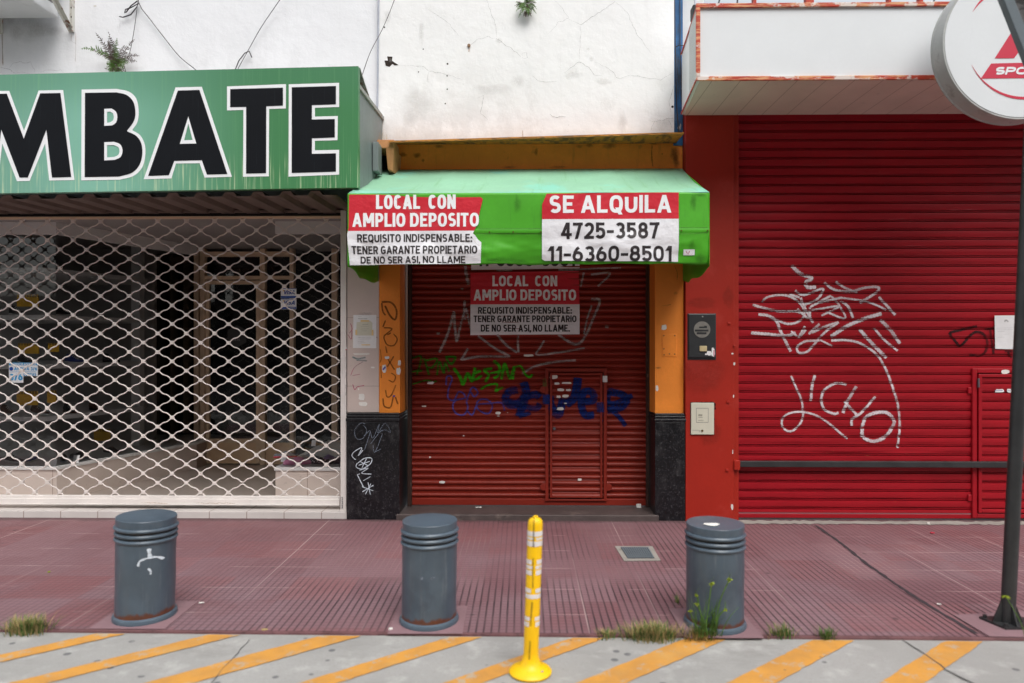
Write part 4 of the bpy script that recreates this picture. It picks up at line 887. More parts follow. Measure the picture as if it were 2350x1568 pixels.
# posters ----------------------------------------------------------
ZA = Zc(1350, 450, 1.516)
def poster(label, Y, surf, conv, outline, ysplit, red_lines, white_lines, mats=('poster_red', 'poster_white'), group=None, split=.02, lift=0.):
    pts = [W(*conv(x, y), Y) for x, y in outline]
    lo = min(p.z for p in pts); zs = W(*conv((outline[0][0] + outline[1][0]) / 2, ysplit), Y).z if ysplit else None
    cx = sum(p.x for p in pts) / len(pts)
    t = thing('poster', label, 'poster', (cx, surf(cx, lo), lo), group)
    def sheet(nm, mat, za, zb, d):
        bm = bmesh.new(); f0 = bm.faces.new([bm.verts.new((p.x, 0, p.z)) for p in pts]); f0.normal_update()
        bmesh.ops.triangulate(bm, faces=bm.faces[:])
        if za is not None: bmesh.ops.bisect_plane(bm, geom=bm.verts[:] + bm.edges[:] + bm.faces[:], plane_co=(0, 0, za), plane_no=(0, 0, -1), clear_outer=True)
        if zb is not None: bmesh.ops.bisect_plane(bm, geom=bm.verts[:] + bm.edges[:] + bm.faces[:], plane_co=(0, 0, zb), plane_no=(0, 0, 1), clear_outer=True)
        for ax, no in ((2, (0, 0, 1)), (0, (1, 0, 0))):
            vals = [v.co[ax] for v in bm.verts]; c = min(vals)
            while c < max(vals):
                co = [0, 0, 0]; co[ax] = c
                bmesh.ops.bisect_plane(bm, geom=bm.verts[:] + bm.edges[:] + bm.faces[:], plane_co=co, plane_no=no); c += split
        mb = MB(); bm.verts.index_update()
        mb.add([(v.co.x, surf(v.co.x, v.co.z) - d - lift, v.co.z) for v in bm.verts], [[v.index for v in f.verts] for f in bm.faces]); bm.free()
        return mb.build(nm, mat, t, smooth=60)
    pl_ = lambda a, b, dd: Vector((a, surf(a, b) - .0042 - lift - dd, b))
    def conv_lines(ls):
        out = []
        for l in ls:
            txt, xa, xb, yt, yb, th = l[:6]
            A_, B_ = W(*conv(xa, yb), Y), W(*conv(xb, yt), Y); out.append((txt, A_.x, B_.x, A_.z, B_.z, th) + tuple(l[6:]))
        return out
    if red_lines:
        r = sheet('red_band', mats[0], zs, None, .0025); lettering('lettering', 'white_print', r, conv_lines(red_lines), pl_, split)
    w = sheet('white_sheet', mats[1], None, zs, .0022) if ysplit else sheet('white_sheet', mats[1], None, None, .0022)
    lettering('lettering', 'poster_ink', w, conv_lines(white_lines), pl_, split)
    return t
# awning geometry
YA = 5.32
wa0, wa1 = X(868, 6.35), X(1565, 6.35); aw0, aw1 = X(798, YA), X(1628, YA)
zT = Z(389, 6.35); zU = Z(443, YA); zSm = Z(531, YA); zBt = Z(606, YA)
def val(x, z):                       # surface of the front valance
    t = max(0, (zSm - z) / (zSm - zBt))
    y = YA + .002 * math.sin(x * 5) + .006 * mn.noise(Vector((x * 2.5, z * 4, 7)))
    if t > 0: y += t * (.016 * math.sin(x * 4.3 + 1.2) + .012 * math.sin(x * 11 + z * 9) + .02 * t) + .05 * t * (1 - t) * mn.noise(Vector((x * 3.2, z * 9, 1))) + .03 * t * (1 - t) * mn.noise(Vector((x * 9, z * 22, 4)))
    return y
aw = thing('awning', 'faded green fabric awning with bright green valance over the closed shop', 'awning', (.15, 6.33, 2.18))
def topf(a, b):
    x = (aw0 + (wa0 - aw0) * b) * (1 - a) + (aw1 + (wa1 - aw1) * b) * a
    return (x, YA + (6.345 - YA) * b, zU + (zT - zU) * b - math.sin(math.pi * b) * (.02 + .022 * abs(math.sin(a * math.pi * 4)) ** .7 + .012 * mn.noise(Vector((a * 9, b * 3, 0)))))
MB().grid(40, 10, topf).build('top_cloth', 'awning_top', aw, smooth=60, solid=.003)
MB().grid(140, 36, lambda a, b: (lambda x, z: (x, val(x, z), z))(aw0 + (aw1 - aw0) * a, zBt + (zU - zBt) * b - (.004 * math.sin(a * 40) if b == 0 else 0))).build('valance', 'awning_green', aw, smooth=60, solid=.003)
for sx, wx in ((aw0, wa0), (aw1, wa1)):
    def side(a, b, sx=sx, wx=wx):
        x = sx + (wx - sx) * a; y = YA + (6.34 - YA) * a; zt = zU + (zT - zU) * a - .01
        zb = zBt - .02 - .03 * a - .035 * math.sin(a * math.pi) + .010 * math.sin(a * 14)
        return (x + .012 * math.sin(a * 9) * (1 - b), y, zb + (zt - zb) * b)
    MB().grid(20, 14, side).build('side_cloth', 'awning_green', aw, smooth=60, solid=.003)
mb = MB(); mb.box(aw0 + .005, aw1 - .005, YA + .004, YA + .03, zSm - .015, zSm + .012)
mb.tube([(aw0 + .02, YA + .02, zSm), (wa0 + .03, 6.33, zSm + .05)], .012); mb.tube([(aw1 - .02, YA + .02, zSm), (wa1 - .03, 6.33, zSm + .05)], .012)
mb.build('frame', 'steel_dark', aw, smooth=0)
mb = MB(); x = aw0 + .02
mb.grid(60, 3, lambda a, b: (aw0 + .004 + (aw1 - aw0 - .008) * a, val(aw0 + (aw1 - aw0) * a, zSm) - .004 - .003 * math.sin(b * math.pi), zSm - .014 + .034 * b)); mb.build('seam_band', 'awning_green', aw, smooth=60)
strokes('seam_dirt', 'stain_dark', aw, [(7, [(60, 735), (850, 738), (1240, 738), (2070, 738), (2250, 728)]), (5, [(850, 708), (1240, 706), (2070, 700), (2250, 700)])], ZA, YA, lambda x, z: val(x, z) - .007, .001, .02, 3)  # darker lines along the valance seam
mb = MB()
for xx in (58, 922, 1066, 1232, 2084, 2242):
    q = W(*ZA(xx, 727 if xx < 1300 else 718), YA); mb.tube([(q.x, YA - .013, q.z), (q.x, YA - .004, q.z)], .0055, 10)
mb.build('rivet', 'brass', aw)
q0, q1 = W(*ZA(2100, 865), YA), W(*ZA(2168, 830), YA)
tg = MB().slab([(q0.x, val(q0.x, q0.z) - .006, q0.z), (q1.x, val(q1.x, q0.z) - .006, q0.z), (q1.x, val(q1.x, q1.z) - .006, q1.z), (q0.x, val(q0.x, q1.z) - .006, q1.z)], (0, .003, 0)).build('maker_label', 'poster_white', aw, smooth=0)
strokes('print', 'marker_pink', tg, [(6, [(2112, 838), (2128, 856), (2138, 836)]), (2, [(2112, 860), (2158, 858)])], ZA, YA, lambda x, z: val(x, z) - .007, .001)
blob('mould', 'mould', aw, [(2160, 540, 26, 60), (2200, 500, 40, 14), (2150, 820, 30, 60), (2200, 880, 40, 30), (1090, 560, 30, 60), (1000, 895, 90, 22), (1100, 900, 80, 16), (930, 898, 60, 16)], ZA, YA, .001, lambda x, z: val(x, z) - .002)
posterL = poster('peeling red and white poster pasted on the left part of the awning valance', YA, val, ZA,
    [(72, 500), (240, 500), (340, 503), (440, 513), (640, 517), (868, 515), (882, 527), (864, 600), (848, 680), (822, 735), (838, 750), (852, 772), (873, 790), (869, 915), (560, 921), (300, 920), (72, 926), (66, 830), (60, 742), (70, 700)], 720,
    [('LOCAL CON', 235, 718, 500, 588, .215, dict(sp=.55)), ('AMPLIO DEPOSITO', 92, 858, 610, 696, .205)],
    [('REQUISITO INDISPENSABLE:', 120, 815, 738, 788, .185), ('TENER GARANTE PROPIETARIO', 86, 848, 809, 859, .185), ('DE NO SER ASI, NO LLAME', 137, 775, 872, 915, .19)], lift=.0075)
strokes('tape_wrinkle', 'stain_grey', posterL, [(5, [(350, 525), (450, 600), (520, 615)]), (4, [(700, 690), (640, 680), (560, 700)]), (4, [(150, 790), (300, 870), (420, 890)]), (4, [(700, 770), (800, 750)]), (5, [(815, 760), (850, 805), (870, 810)])], ZA, YA, lambda x, z: val(x, z) - .0128, .0005, split=True)  # flat grey strokes paint the shading of wrinkles onto the sheet
poster('flat red and white poster with two phone numbers on the awning valance', YA, val, ZA,
    [(1268, 495), (1600, 490), (2068, 487), (2068, 700), (2068, 905), (1640, 902), (1258, 898), (1240, 888), (1240, 560)], 648,
    [('SE ALQUILA', 1285, 2022, 503, 612, .205, dict(gap=.1))],
    [('4725-3587', 1355, 1950, 668, 768, .19), ('11-6360-8501', 1275, 2028, 810, 905, .19)], lift=.0075)
surf_c = lambda x, z: YS - .0175 - .0025 * math.cos(2 * math.pi * z / pS) + .002 * math.sin(x * 6 + z * 5)
poster('shaded red and white poster pasted on the brick-red shutter below the awning', YS, surf_c, ZO,
    [(807, 140), (1130, 134), (1462, 130), (1467, 330), (1467, 512), (1130, 514), (807, 517)], 331,
    [('LOCAL CON', 940, 1332, 157, 222, .215, dict(sp=.55)), ('AMPLIO DEPOSITO', 826, 1446, 241, 308, .205)],
    [('REQUISITO INDISPENSABLE:', 853, 1418, 347, 388, .19), ('TENER GARANTE PROPIETARIO', 826, 1448, 398, 439, .19), ('DE NO SER ASI, NO LLAME.', 870, 1405, 454, 496, .19)])
poster('white poster strip with a phone number peeping out just below the awning edge', YS, surf_c, ZO,
    [(812, -20), (1467, -20), (1467, 113), (1140, 119), (812, 123)], None, None, [('11-6360-8501', 848, 1440, 20, 101, .2)])

# ================================================================== RED SHOP ON THE RIGHT
YR = 6.28
rs = thing('red_shop', 'red painted shop front with a wide red pier at the right', 'shop', (3, 6.3, 0))
ra, rb, rc = X(1573.5, YR), X(1685, YR), X(1697, YR)
MB().box(ra, rb, YR, 6.75, -.05, 3.66).build('pier', 'red_wall', rs, bev=.004, smooth=0)
MB().box(rb + .001, rc, YR + .02, 6.6, -.05, 3.66).build('door_jamb', 'red_wall', rs, bev=.004, smooth=0)
XR1 = 5.35
MB().box(XR1, XR1 + 1.5, YR, 6.75, -.05, 3.66).build('pier', 'red_wall', rs, bev=.004, smooth=0)
MB().box(ra + .01, XR1 + 1.4, 6.5, 6.75, 3.3, 3.9).build('lintel', 'red_wall', rs, smooth=0)
MB().box(X(1567.5, 6.4), X(1612, 6.55), 6.45, 6.7, 3.7, 4.55).build('parapet', 'plaster_grey', rs, smooth=0)
MB().box(X(1567.5, 6.4), X(1612, 6.55), 6.5, 6.72, 4.555, 5.2).build('parapet', 'plaster_grey', rs, smooth=0)
MB().box(ra + .1, XR1 + 1.4, 6.45, 12, 3.95, 4.05).build('roof', 'concrete', rs, smooth=0)
ZR = Zc(2600, 1000, 1.571)
MT['patch_paint'] = mat_spray('patch_paint', S(150, 50, 40), .3, .6)
blob('repair_patch', 'patch_paint', rs, [(330, 330, 110, 40), (330, 780, 160, 130), (380, 1130, 70, 110), (490, 300, 40, 70)], ZR, YR)
mb = MB()
for (x, y) in ((497, 462), (490, 955), (484, 1383), (532, 605)):
    q = W(*ZR(x, y), YR); MB().box(q.x - .012, q.x + .012, YR - .012, YR + .002, q.z - .010, q.z + .010).build('fixing', 'red_wall', rs, bev=.003, smooth=0)
scraps('paint_chip', 'litter', rs, [(530, 716, 12, 22), (518, 652, 14, 10), (525, 920, 8, 22), (516, 1615, 14, 38), (520, 1270, 6, 30)], ZR, YR, .0015)
# shutter
YQ = 6.37; pQ = .0808; zq0 = Z(1067, YQ)
def prof_r(x, z):
    s = ((z - zq0) / pQ + .5) % 1.0
    if s < .66: d = .013 + .0018 * math.sin(math.pi * s / .66)
    elif s < .74: d = -.022
    elif s < .82: d = .009
    elif s < .90: d = -.022
    else: d = .010
    return YQ - d + .004 * mn.noise(Vector((x * 1.6, 3 * math.floor((z - zq0) / pQ + .5), 0))) + .003 * math.sin(x * 1.7) * math.sin(z * 1.3) + .0012 * math.sin(x * 6 + 9 * math.floor((z - zq0) / pQ + .5))
rx0 = rc - .01
rsh = thing('rolling_shutter', 'wide crimson roller shutter with white scrawled graffiti and a low inset door', 'shutter', (3.6, YQ, 0))
# exact profile rows
zs_ = []
k = int((.06 - zq0) / pQ) - 2
while True:
    zb_ = zq0 + (k - .5) * pQ
    if zb_ > 3.7: break
    for s in (.0, .12, .3, .48, .645, .665, .735, .745, .78, .815, .825, .895, .905, .985): zs_.append(zb_ + s * pQ)
    k += 1
zs_ = [z for z in zs_ if .05 < z < 3.66]
mb = MB(); nx = 60
mb.grid(nx, len(zs_) - 1, lambda a, b: (lambda x, z: (x, prof_r(x, z), z))(rx0 + (XR1 + .02 - rx0) * a, zs_[round(b * (len(zs_) - 1))]))
mb.build('slats', 'shutter_red', rsh, smooth=35)
MB().box(rx0, XR1, YQ - .016, YQ + .03, .012, .05).build('bottom_rail', 'shutter_red', rsh, bev=.004, smooth=0)
WR = [(28, [(885, 100), (940, 150), (1010, 178), (975, 205), (985, 235), (1040, 235)]), (18, [(700, 330), (730, 300), (800, 285), (860, 290), (920, 320), (960, 370), (960, 420), (920, 455), (860, 465), (800, 445), (770, 430)]), (20, [(640, 345), (690, 360), (800, 385), (900, 385), (960, 400)]), (22, [(675, 405), (740, 415), (790, 450), (820, 520), (880, 640)]), (24, [(630, 522), (720, 528), (850, 540), (910, 520)]),
  (18, [(870, 280), (935, 300)]), (18, [(905, 255), (960, 285), (1080, 245), (1045, 310), (955, 350)]), (20, [(940, 300), (980, 390), (1020, 460)]), (18, [(920, 370), (990, 430), (1000, 360)]), (18, [(1000, 360), (1130, 290), (1060, 330), (1200, 300)]), (20, [(1090, 205), (1150, 250), (1250, 262), (1340, 240), (1420, 235), (1420, 265), (1310, 335)]), (18, [(1160, 200), (1220, 240), (1300, 270)]), (16, [(1010, 380), (1180, 355), (1070, 415)]), (16, [(1100, 390), (1220, 430), (1170, 330), (1130, 290)]), (20, [(1190, 320), (1240, 360), (1270, 430)]), (16, [(1180, 300), (1330, 320), (1420, 350), (1480, 380)]), (20, [(1430, 295), (1480, 350), (1535, 410)]), (28, [(1450, 400), (1350, 430), (1240, 475), (1130, 545)]), (20, [(970, 480), (930, 550), (975, 500)]), (20, [(1060, 465), (990, 530)]), (20, [(1010, 520), (1100, 480), (1180, 455)]), (18, [(1180, 455), (1090, 520), (1020, 600), (980, 640), (930, 645), (920, 610), (970, 575), (1060, 570)]), (16, [(880, 510), (920, 545)]), (14, [(1060, 565), (1140, 605)]),
  (18, [(1130, 570), (1230, 568), (1320, 590), (1420, 660), (1480, 760), (1520, 870), (1550, 970), (1562, 1100), (1550, 1245)]), (18, [(1400, 490), (1460, 560), (1550, 635)]), (26, [(1440, 440), (1500, 500), (1565, 590)]), (26, [(1310, 500), (1400, 600), (1480, 680)]),
  (16, [(880, 790), (920, 880), (950, 960), (952, 1060), (900, 1130), (850, 1132), (822, 1085), (850, 1035), (930, 1016), (1030, 1035), (1120, 1090), (1190, 1150), (1235, 1185)]), (22, [(1030, 785), (1012, 860), (1005, 950)]), (20, [(1230, 845), (1160, 838), (1090, 880), (1070, 940), (1090, 1000), (1150, 1028), (1180, 1020)]), (24, [(1290, 855), (1235, 950), (1205, 1025)]), (20, [(1215, 950), (1270, 1010), (1310, 1030), (1410, 920)]), (20, [(1310, 1030), (1262, 1065), (1260, 1105)]), (26, [(1325, 1110), (1350, 1050), (1410, 1022), (1480, 1022), (1525, 1070), (1510, 1120), (1460, 1180), (1390, 1200), (1330, 1170), (1325, 1110)])]
strokes('graffiti', 'spray_white', rsh, WR, ZR, YQ, prof_r, .0035, .004, 9, .12, rec=YQ + .004)
strokes('graffiti', 'spray_black', rsh, [(18, [(2050, 480), (1960, 500), (1872, 520)]), (18, [(1872, 520), (1900, 560), (1940, 610)]), (18, [(1940, 610), (2030, 520), (2095, 535), (2112, 600), (2080, 660), (2000, 660)]), (16, [(2130, 500), (2152, 655)]), (14, [(2100, 500), (2160, 490)]), (14, [(2220, 635), (2270, 640)]), (14, [(2240, 640), (2265, 680)])], ZR, YQ, prof_r, .0035, .004, 9, .12, rec=YQ + .004)
# inset door of the shutter
vx0 = X((2600 + 2012 / 1.571) / 1.743, YQ); vx1 = vx0 + .72; vz0, vz1 = Z((1700 + 570 / 1.571) / 1.743, YQ), Z((1000 + 742 / 1.571) / 1.743, YQ)
mb = MB(); f = .042; y0, y1 = YQ - .034, YQ - .003
mb.box(vx0, vx0 + f, y0, y1, vz0, vz1); mb.box(vx1 - f, vx1, y0, y1, vz0, vz1); mb.box(vx0 + f, vx1 - f, y0 + .001, y1, vz1 - f, vz1 - .001); mb.box(vx0 + f, vx1 - f, y0 + .001, y1, vz0 + .001, vz0 + f)
for zz in (vz1 - .2, vz0 + .18): mb.box(vx0 - .034, vx0 - .001, y0 + .006, y1, zz - .03, zz + .03)
vd = mb.build('wicket_door', 'shutter_red', rsh, bev=.006, smooth=0)
a, b, c, d = vx0 + f + .008, vx1 - f - .008, vz0 + f + .008, vz1 - f - .008
mb = MB(); mb.box(a, a + .03, y0 - .008, y1, c, d); mb.box(b - .03, b, y0 - .008, y1, c, d); mb.box(a + .03, b - .03, y0 - .007, y1, d - .03, d - .001); mb.box(a + .03, b - .03, y0 - .007, y1, c + .001, c + .03)
mb.build('leaf_frame', 'shutter_red', vd, bev=.004, smooth=0)
prof_v = lambda x, z: prof_r(x, z) - .016
zz = [z for z in zs_ if c + .03 < z < d - .03]
mb = MB(); mb.grid(6, len(zz) - 1, lambda p, q: (lambda x, z: (x, prof_v(x, z), z))(a + .03 + (b - a - .06) * p, zz[round(q * (len(zz) - 1))]))
mb.build('leaf_slats', 'shutter_red', vd, smooth=35)
MB().box(vx0 + f - .004, vx0 + f + .01, y0 - .02, y0, vz1 - .17, vz1 - .09).build('hinge', 'steel_dark', vd, bev=.003, smooth=0)
scraps('sticker_scraps', 'litter', vd, [(2234, 766, 56, 30)], ZR, y0, .001)
scraps('sticker_scraps', 'paper', vd, [(2185, 884, 62, 24), (2257, 884, 62, 28)], ZR, YQ, .004, prof_v)
strokes('print', 'spray_violet', vd, [(5, [(2160, 884), (2212, 882)]), (5, [(2234, 884), (2284, 886)])], ZR, YQ - .02, lambda x, z: prof_v(x, z) - .006, .001)
# black security bar
zbv = Z(1063, 6.30)
sb = MB(); sb.box(rc - .03, XR1 - .2, 6.285, 6.335, zbv - .028, zbv + .024)
bart = thing('security_bar', 'straight black steel bar fixed across the crimson shutter near its foot', 'bar', (3.5, 6.31, zbv))
sb.build('bar', 'pole', bart, bev=.004, smooth=0)
MB().box(rb - .005, rc + .002, 6.262, 6.30, zbv - .05, zbv + .035).build('bracket', 'red_wall', bart, bev=.004, smooth=0)
# white box canopy
cv = thing('canopy_box', 'blank white box fascia with peeling red trim over the crimson shutter', 'fascia', (3.4, 5.9, 3.62))
y0 = 5.46; ca0 = X(1600, y0); cb0 = X(1566, 6.26); zc0 = Z(187, y0); zc1 = Z(16, y0); ce = 5.6; zk0 = Z(264, 6.26); zk1 = zc1 - .02
MB().hexa([(ca0, y0, zc0), (ce, y0, zc0), (ce, 6.278, zk0), (cb0, 6.278, zk0), (ca0, y0, zc1), (ce, y0, zc1), (ce, 6.278, zk1), (cb0, 6.278, zk1)]).build('body', 'plastic_white', cv, smooth=0)
t = .024
mb = MB(); e = .006
mb.box(ca0 - .012, ce, y0 - .02, y0 - .001, zc1 - t, zc1 + .008); mb.box(ca0 - .012, ce, y0 - .02, y0 - .001, zc0 - .008, zc0 + t); 
mb.box(ca0 - .012, ca0 + t * .8, y0 - .0215, y0 - .0008, zc0 + t, zc1 - t)
mb.build('front_trim', 'peeled_trim', cv, bev=.003, smooth=0)
mb = MB(); dd = Vector((0, 0, .03)); o = Vector((-.004, 0, 0))
A_, B_ = Vector((ca0, y0 - .001, zc0)), Vector((cb0, 6.278, zk0))
dd = Vector((0, 0, .016)); mb.slab([A_ + o, B_ + o, B_ + o + dd, A_ + o + dd], (-.006, 0, 0)); A2, B2 = Vector((ca0, y0 - .001, zc1 - .03)), Vector((cb0, 6.278, zk1 - .03))
mb.slab([A2 + o, B2 + o, B2 + o + dd, A2 + o + dd], (-.006, 0, 0))
mb.build('side_trim', 'red_trim', cv, smooth=0)
MT['ribbed_side'] = lines_mat('ribbed_side', S(206, 208, 210), .05, 0, .012, S(120, 122, 124), .5, 1)
MB().slab([A_.lerp(B_, .0) + o + dd, A_.lerp(B_, .42) + o + dd, A2.lerp(B2, .42) + o, A2 + o], (-.004, 0, 0)).build('side_panel', 'ribbed_side', cv, smooth=0)
MB().slab([(ca0 + .02, y0 + .005, zc0 - .006), (ce - .01, y0 + .005, zc0 - .006), (ce - .01, 6.275, zk0 - .006), (cb0 + .02, 6.275, zk0 - .006)], (0, 0, .004)).build('underside', 'soffit_panels', cv, smooth=0)
# black wrapped bracket at its upper corner
MB().box(X(1587, 5.8), X(1600, 5.8), 5.75, 5.85, Z(48, 5.8), Z(20, 5.8)).build('corner_bracket', 'shoe_black', cv, bev=.006, smooth=0)
# roof frame with bare twigs
rf = thing('roof_frame', 'red steel posts standing on the roof behind the blank white fascia', 'frame', (2.5, 7, 4.05))
for uu, ww in ((1731, 7), (1857, 18), (2040, 6), (2112, 8)):
    MB().box(X(uu - ww / 2, 7), X(uu + ww / 2, 7), 6.98, 7.04, 4.05, 6.2).build('post', 'red_trim', rf, smooth=0)
MB().box(X(1620, 7), X(2500, 7), 6.985, 7.035, 6.2, 6.26).build('rail', 'red_trim', rf, smooth=0)
br = MB()
def twig(p, d, r, lv):
    q = p + d; br.tube([p, p.lerp(q, .5) + Vector((random.uniform(-.03, .03), 0, random.uniform(-.03, .03))), q], [r, r * .8, r * .6], 5)
    if lv:
        for _ in range(3):
            a = random.uniform(-.8, .8); e = Matrix.Rotation(a, 3, 'Y') @ d * random.uniform(.55, .85); twig(p.lerp(q, random.uniform(.4, 1)), e, r * .6, lv - 1)
for uu in (1640, 1690, 2130):
    p = W(uu, 40, 9.0); twig(p, Vector((random.uniform(-.2, .2), 0, .5)), .012, 3)
tr_ = thing('bare_tree', 'bare thin tree twigs against the sky behind the red roof posts', 'tree', (3, 9, 4.06))
br.tube([W(1660, 60, 9) + Vector((.2, .05, -.8)), W(1640, 40, 9)], .02, 6); br.tube([W(1660, 60, 9) + Vector((.2, .05, -.8)), W(1690, 40, 9)], .02, 6); br.tube([W(1660, 60, 9) + Vector((.2, .05, -.8)), W(2130, 40, 9)], .02, 6)
br.build('branches', 'wire', tr_)

# round sign
YD_ = 5.05
rt = thing('round_sign', 'big round white sign with red emblem hanging at the top right corner', 'sign', (W(2341, 98, YD_).x, YD_, W(2341, 271, YD_).z))
C0 = W(2341, 98, YD_); RD = 173 / F * YD_
def disc(prof, nm, mat, par, n=96):
    mb = MB(); vs = []
    for r, y in prof:
        for k in range(n): vs.append((C0.x + r * math.cos(2 * math.pi * k / n), y, C0.z + r * math.sin(2 * math.pi * k / n)))
    fs = [(i * n + k, i * n + (k + 1) % n, (i + 1) * n + (k + 1) % n, (i + 1) * n + k) for i in range(len(prof) - 1) for k in range(n)] + [list(range(n)), [(len(prof) - 1) * n + k for k in range(n)][::-1]]
    mb.add(vs, fs); return mb.build(nm, mat, par, smooth=35)
disc([(RD - .012, YD_ - .001), (RD - .012, YD_ + .02)], 'face', 'plastic_white', rt)
disc([(RD - .011, YD_ + .002), (RD + .002, YD_ + .0), (RD + .006, YD_ + .012), (RD, YD_ + .02), (RD, YD_ + .13), (RD + .006, YD_ + .138), (RD + .004, YD_ + .15), (RD - .02, YD_ + .15)], 'rim', 'rim_grey', rt)
ZE = Zc(3860, 0, 3.92)
def flat(nm, mat, par, conv, Y, poly, off): 
    return MB().slab([W(*conv(x, y), Y) + Vector((0, -off, 0)) for x, y in poly], (0, .0006, 0)).build(nm, mat, par, smooth=0)
emb = flat('emblem', 'emblem_red', rt, ZE, YD_, [(462, 920), (765, 918), (1000, 600), (1130, 920), (1400, 916), (1060, 100), (985, 100)], .003)
flat('emblem_band', 'emblem_red', rt, ZE, YD_, [(245, 1237), (1560, 1222), (1400, 976), (405, 1000)], .003)
arc_o, arc_i = [], []
ex, ey, er = 925, 620, 915
for i in range(25):
    a = R(154 - i * 5.3); w = 1 - .97 * abs(1 - i / 12) ** 1.6
    arc_o.append((ex + (er + 30 * w) * math.cos(a), ey + (er + 30 * w) * math.sin(a))); arc_i.append((ex + (er - 14 * w) * math.cos(a), ey + (er - 14 * w) * math.sin(a)))
flat('emblem_arc', 'emblem_red', rt, ZE, YD_, arc_o + arc_i[::-1], .003)
arc_o, arc_i = [], []
for i in range(17):
    a = R(208 + i * 5); w = 1 - .97 * abs(1 - i / 8) ** 1.4
    arc_o.append((ex + (er + 14 * w) * math.cos(a), ey + (er + 14 * w) * math.sin(a))); arc_i.append((ex + (er - 55 * w) * math.cos(a), ey + (er - 55 * w) * math.sin(a)))
flat('emblem_arc', 'emblem_red', rt, ZE, YD_, arc_o + arc_i[::-1], .003)
a_, b_ = W(*ZE(455, 1176), YD_), W(*ZE(1290, 1050), YD_)
lettering('lettering', 'white_print', rt, [('SPORT', a_.x, b_.x, a_.z, b_.z, .27, dict(shear=.3, gap=.04))], lambda x, z, d: Vector((x, YD_ - .0045 - d, z)))
mb = MB(); mb.box(C0.x - .2, C0.x - .14, YD_ + .15, y0 + .02, C0.z - .03, C0.z + .03); mb.box(C0.x + .14, C0.x + .2, YD_ + .15, 5.46, C0.z - .03, C0.z + .03); mb.build('bracket', 'steel_dark', rt, smooth=0)

# street pole with brace
pc = G(2312, 1434); ptop = W(2345, 700, pc.y + .01)
slope = (ptop.x - pc.x) / ptop.z
pt = thing('street_pole', 'dark leaning steel pole on a bolted plate at the right edge', 'pole', pc)
MB().tube([(pc.x, pc.y, .01), (pc.x + slope * 2, pc.y, 2), (pc.x + slope * 5.2, pc.y, 5.2)], .037, 24).build('shaft', 'pole', pt)
b0_, b1_ = W(2302, 0, pc.y - .02), W(2370, 172, pc.y - .02)
a1 = b1_; a0 = b0_ + (b0_ - b1_) * 1.2; a1.y = a0.y = pc.y - .06
nrm = Vector((a1.z - a0.z, 0, -(a1.x - a0.x))).normalized() * .028
MB().slab([a0 - nrm, a1 - nrm, a1 + nrm, a0 + nrm], (0, .045, 0)).build('brace', 'grey_paint', pt, bev=.004, smooth=0)
pp = [W(u, v, pc.y + .03) for u, v in ((2300, -60), (2312, 0), (2326, 26), (2338, 60), (2350, 84), (2352, 66), (2400, 60), (2440, -60))]
MB().slab(pp, (0, .03, 0)).build('weathered_board', 'weathered', pt, smooth=0)
bp = [G(u, v) for u, v in ((2247, 1422), (2335, 1420), (2440, 1447), (2308, 1448))]
mb = MB(); mb.slab([p + Vector((0, 0, .004)) for p in bp], (0, 0, .014))
for gx, gy in ((1, 0), (-1, 0), (0, 1), (0, -1)):
    mb.slab([(pc.x + gx * .03 - gy * .004, pc.y + gy * .03 - gx * .004, .018), (pc.x + gx * .085 - gy * .004, pc.y + gy * .085 - gx * .004, .018), (pc.x + gx * .03 - gy * .004, pc.y + gy * .03 - gx * .004, .15)], (gy * .008, gx * .008, 0))
for q in bp:
    m = pc.lerp(q, .8); mb.tube([(m.x, m.y, .017), (m.x, m.y, .035)], .012, 6)
mb.build('base_plate', 'pole', pt, smooth=0)
pad = [G(u, v) for u, v in ((2188, 1413), (2345, 1405), (2560, 1450), (2380, 1465), (2270, 1462))]
MT['pad'] = pm('pad', S(136, 107, 112), .8, .08, 5, [(S(120, 100, 104), (1, 1, 1), 9, .55, .7, .6)], (50, .2))
MB().slab([p + Vector((0, 0, .001)) for p in pad], (0, 0, .004)).build('footing', 'pad', pt, smooth=0)

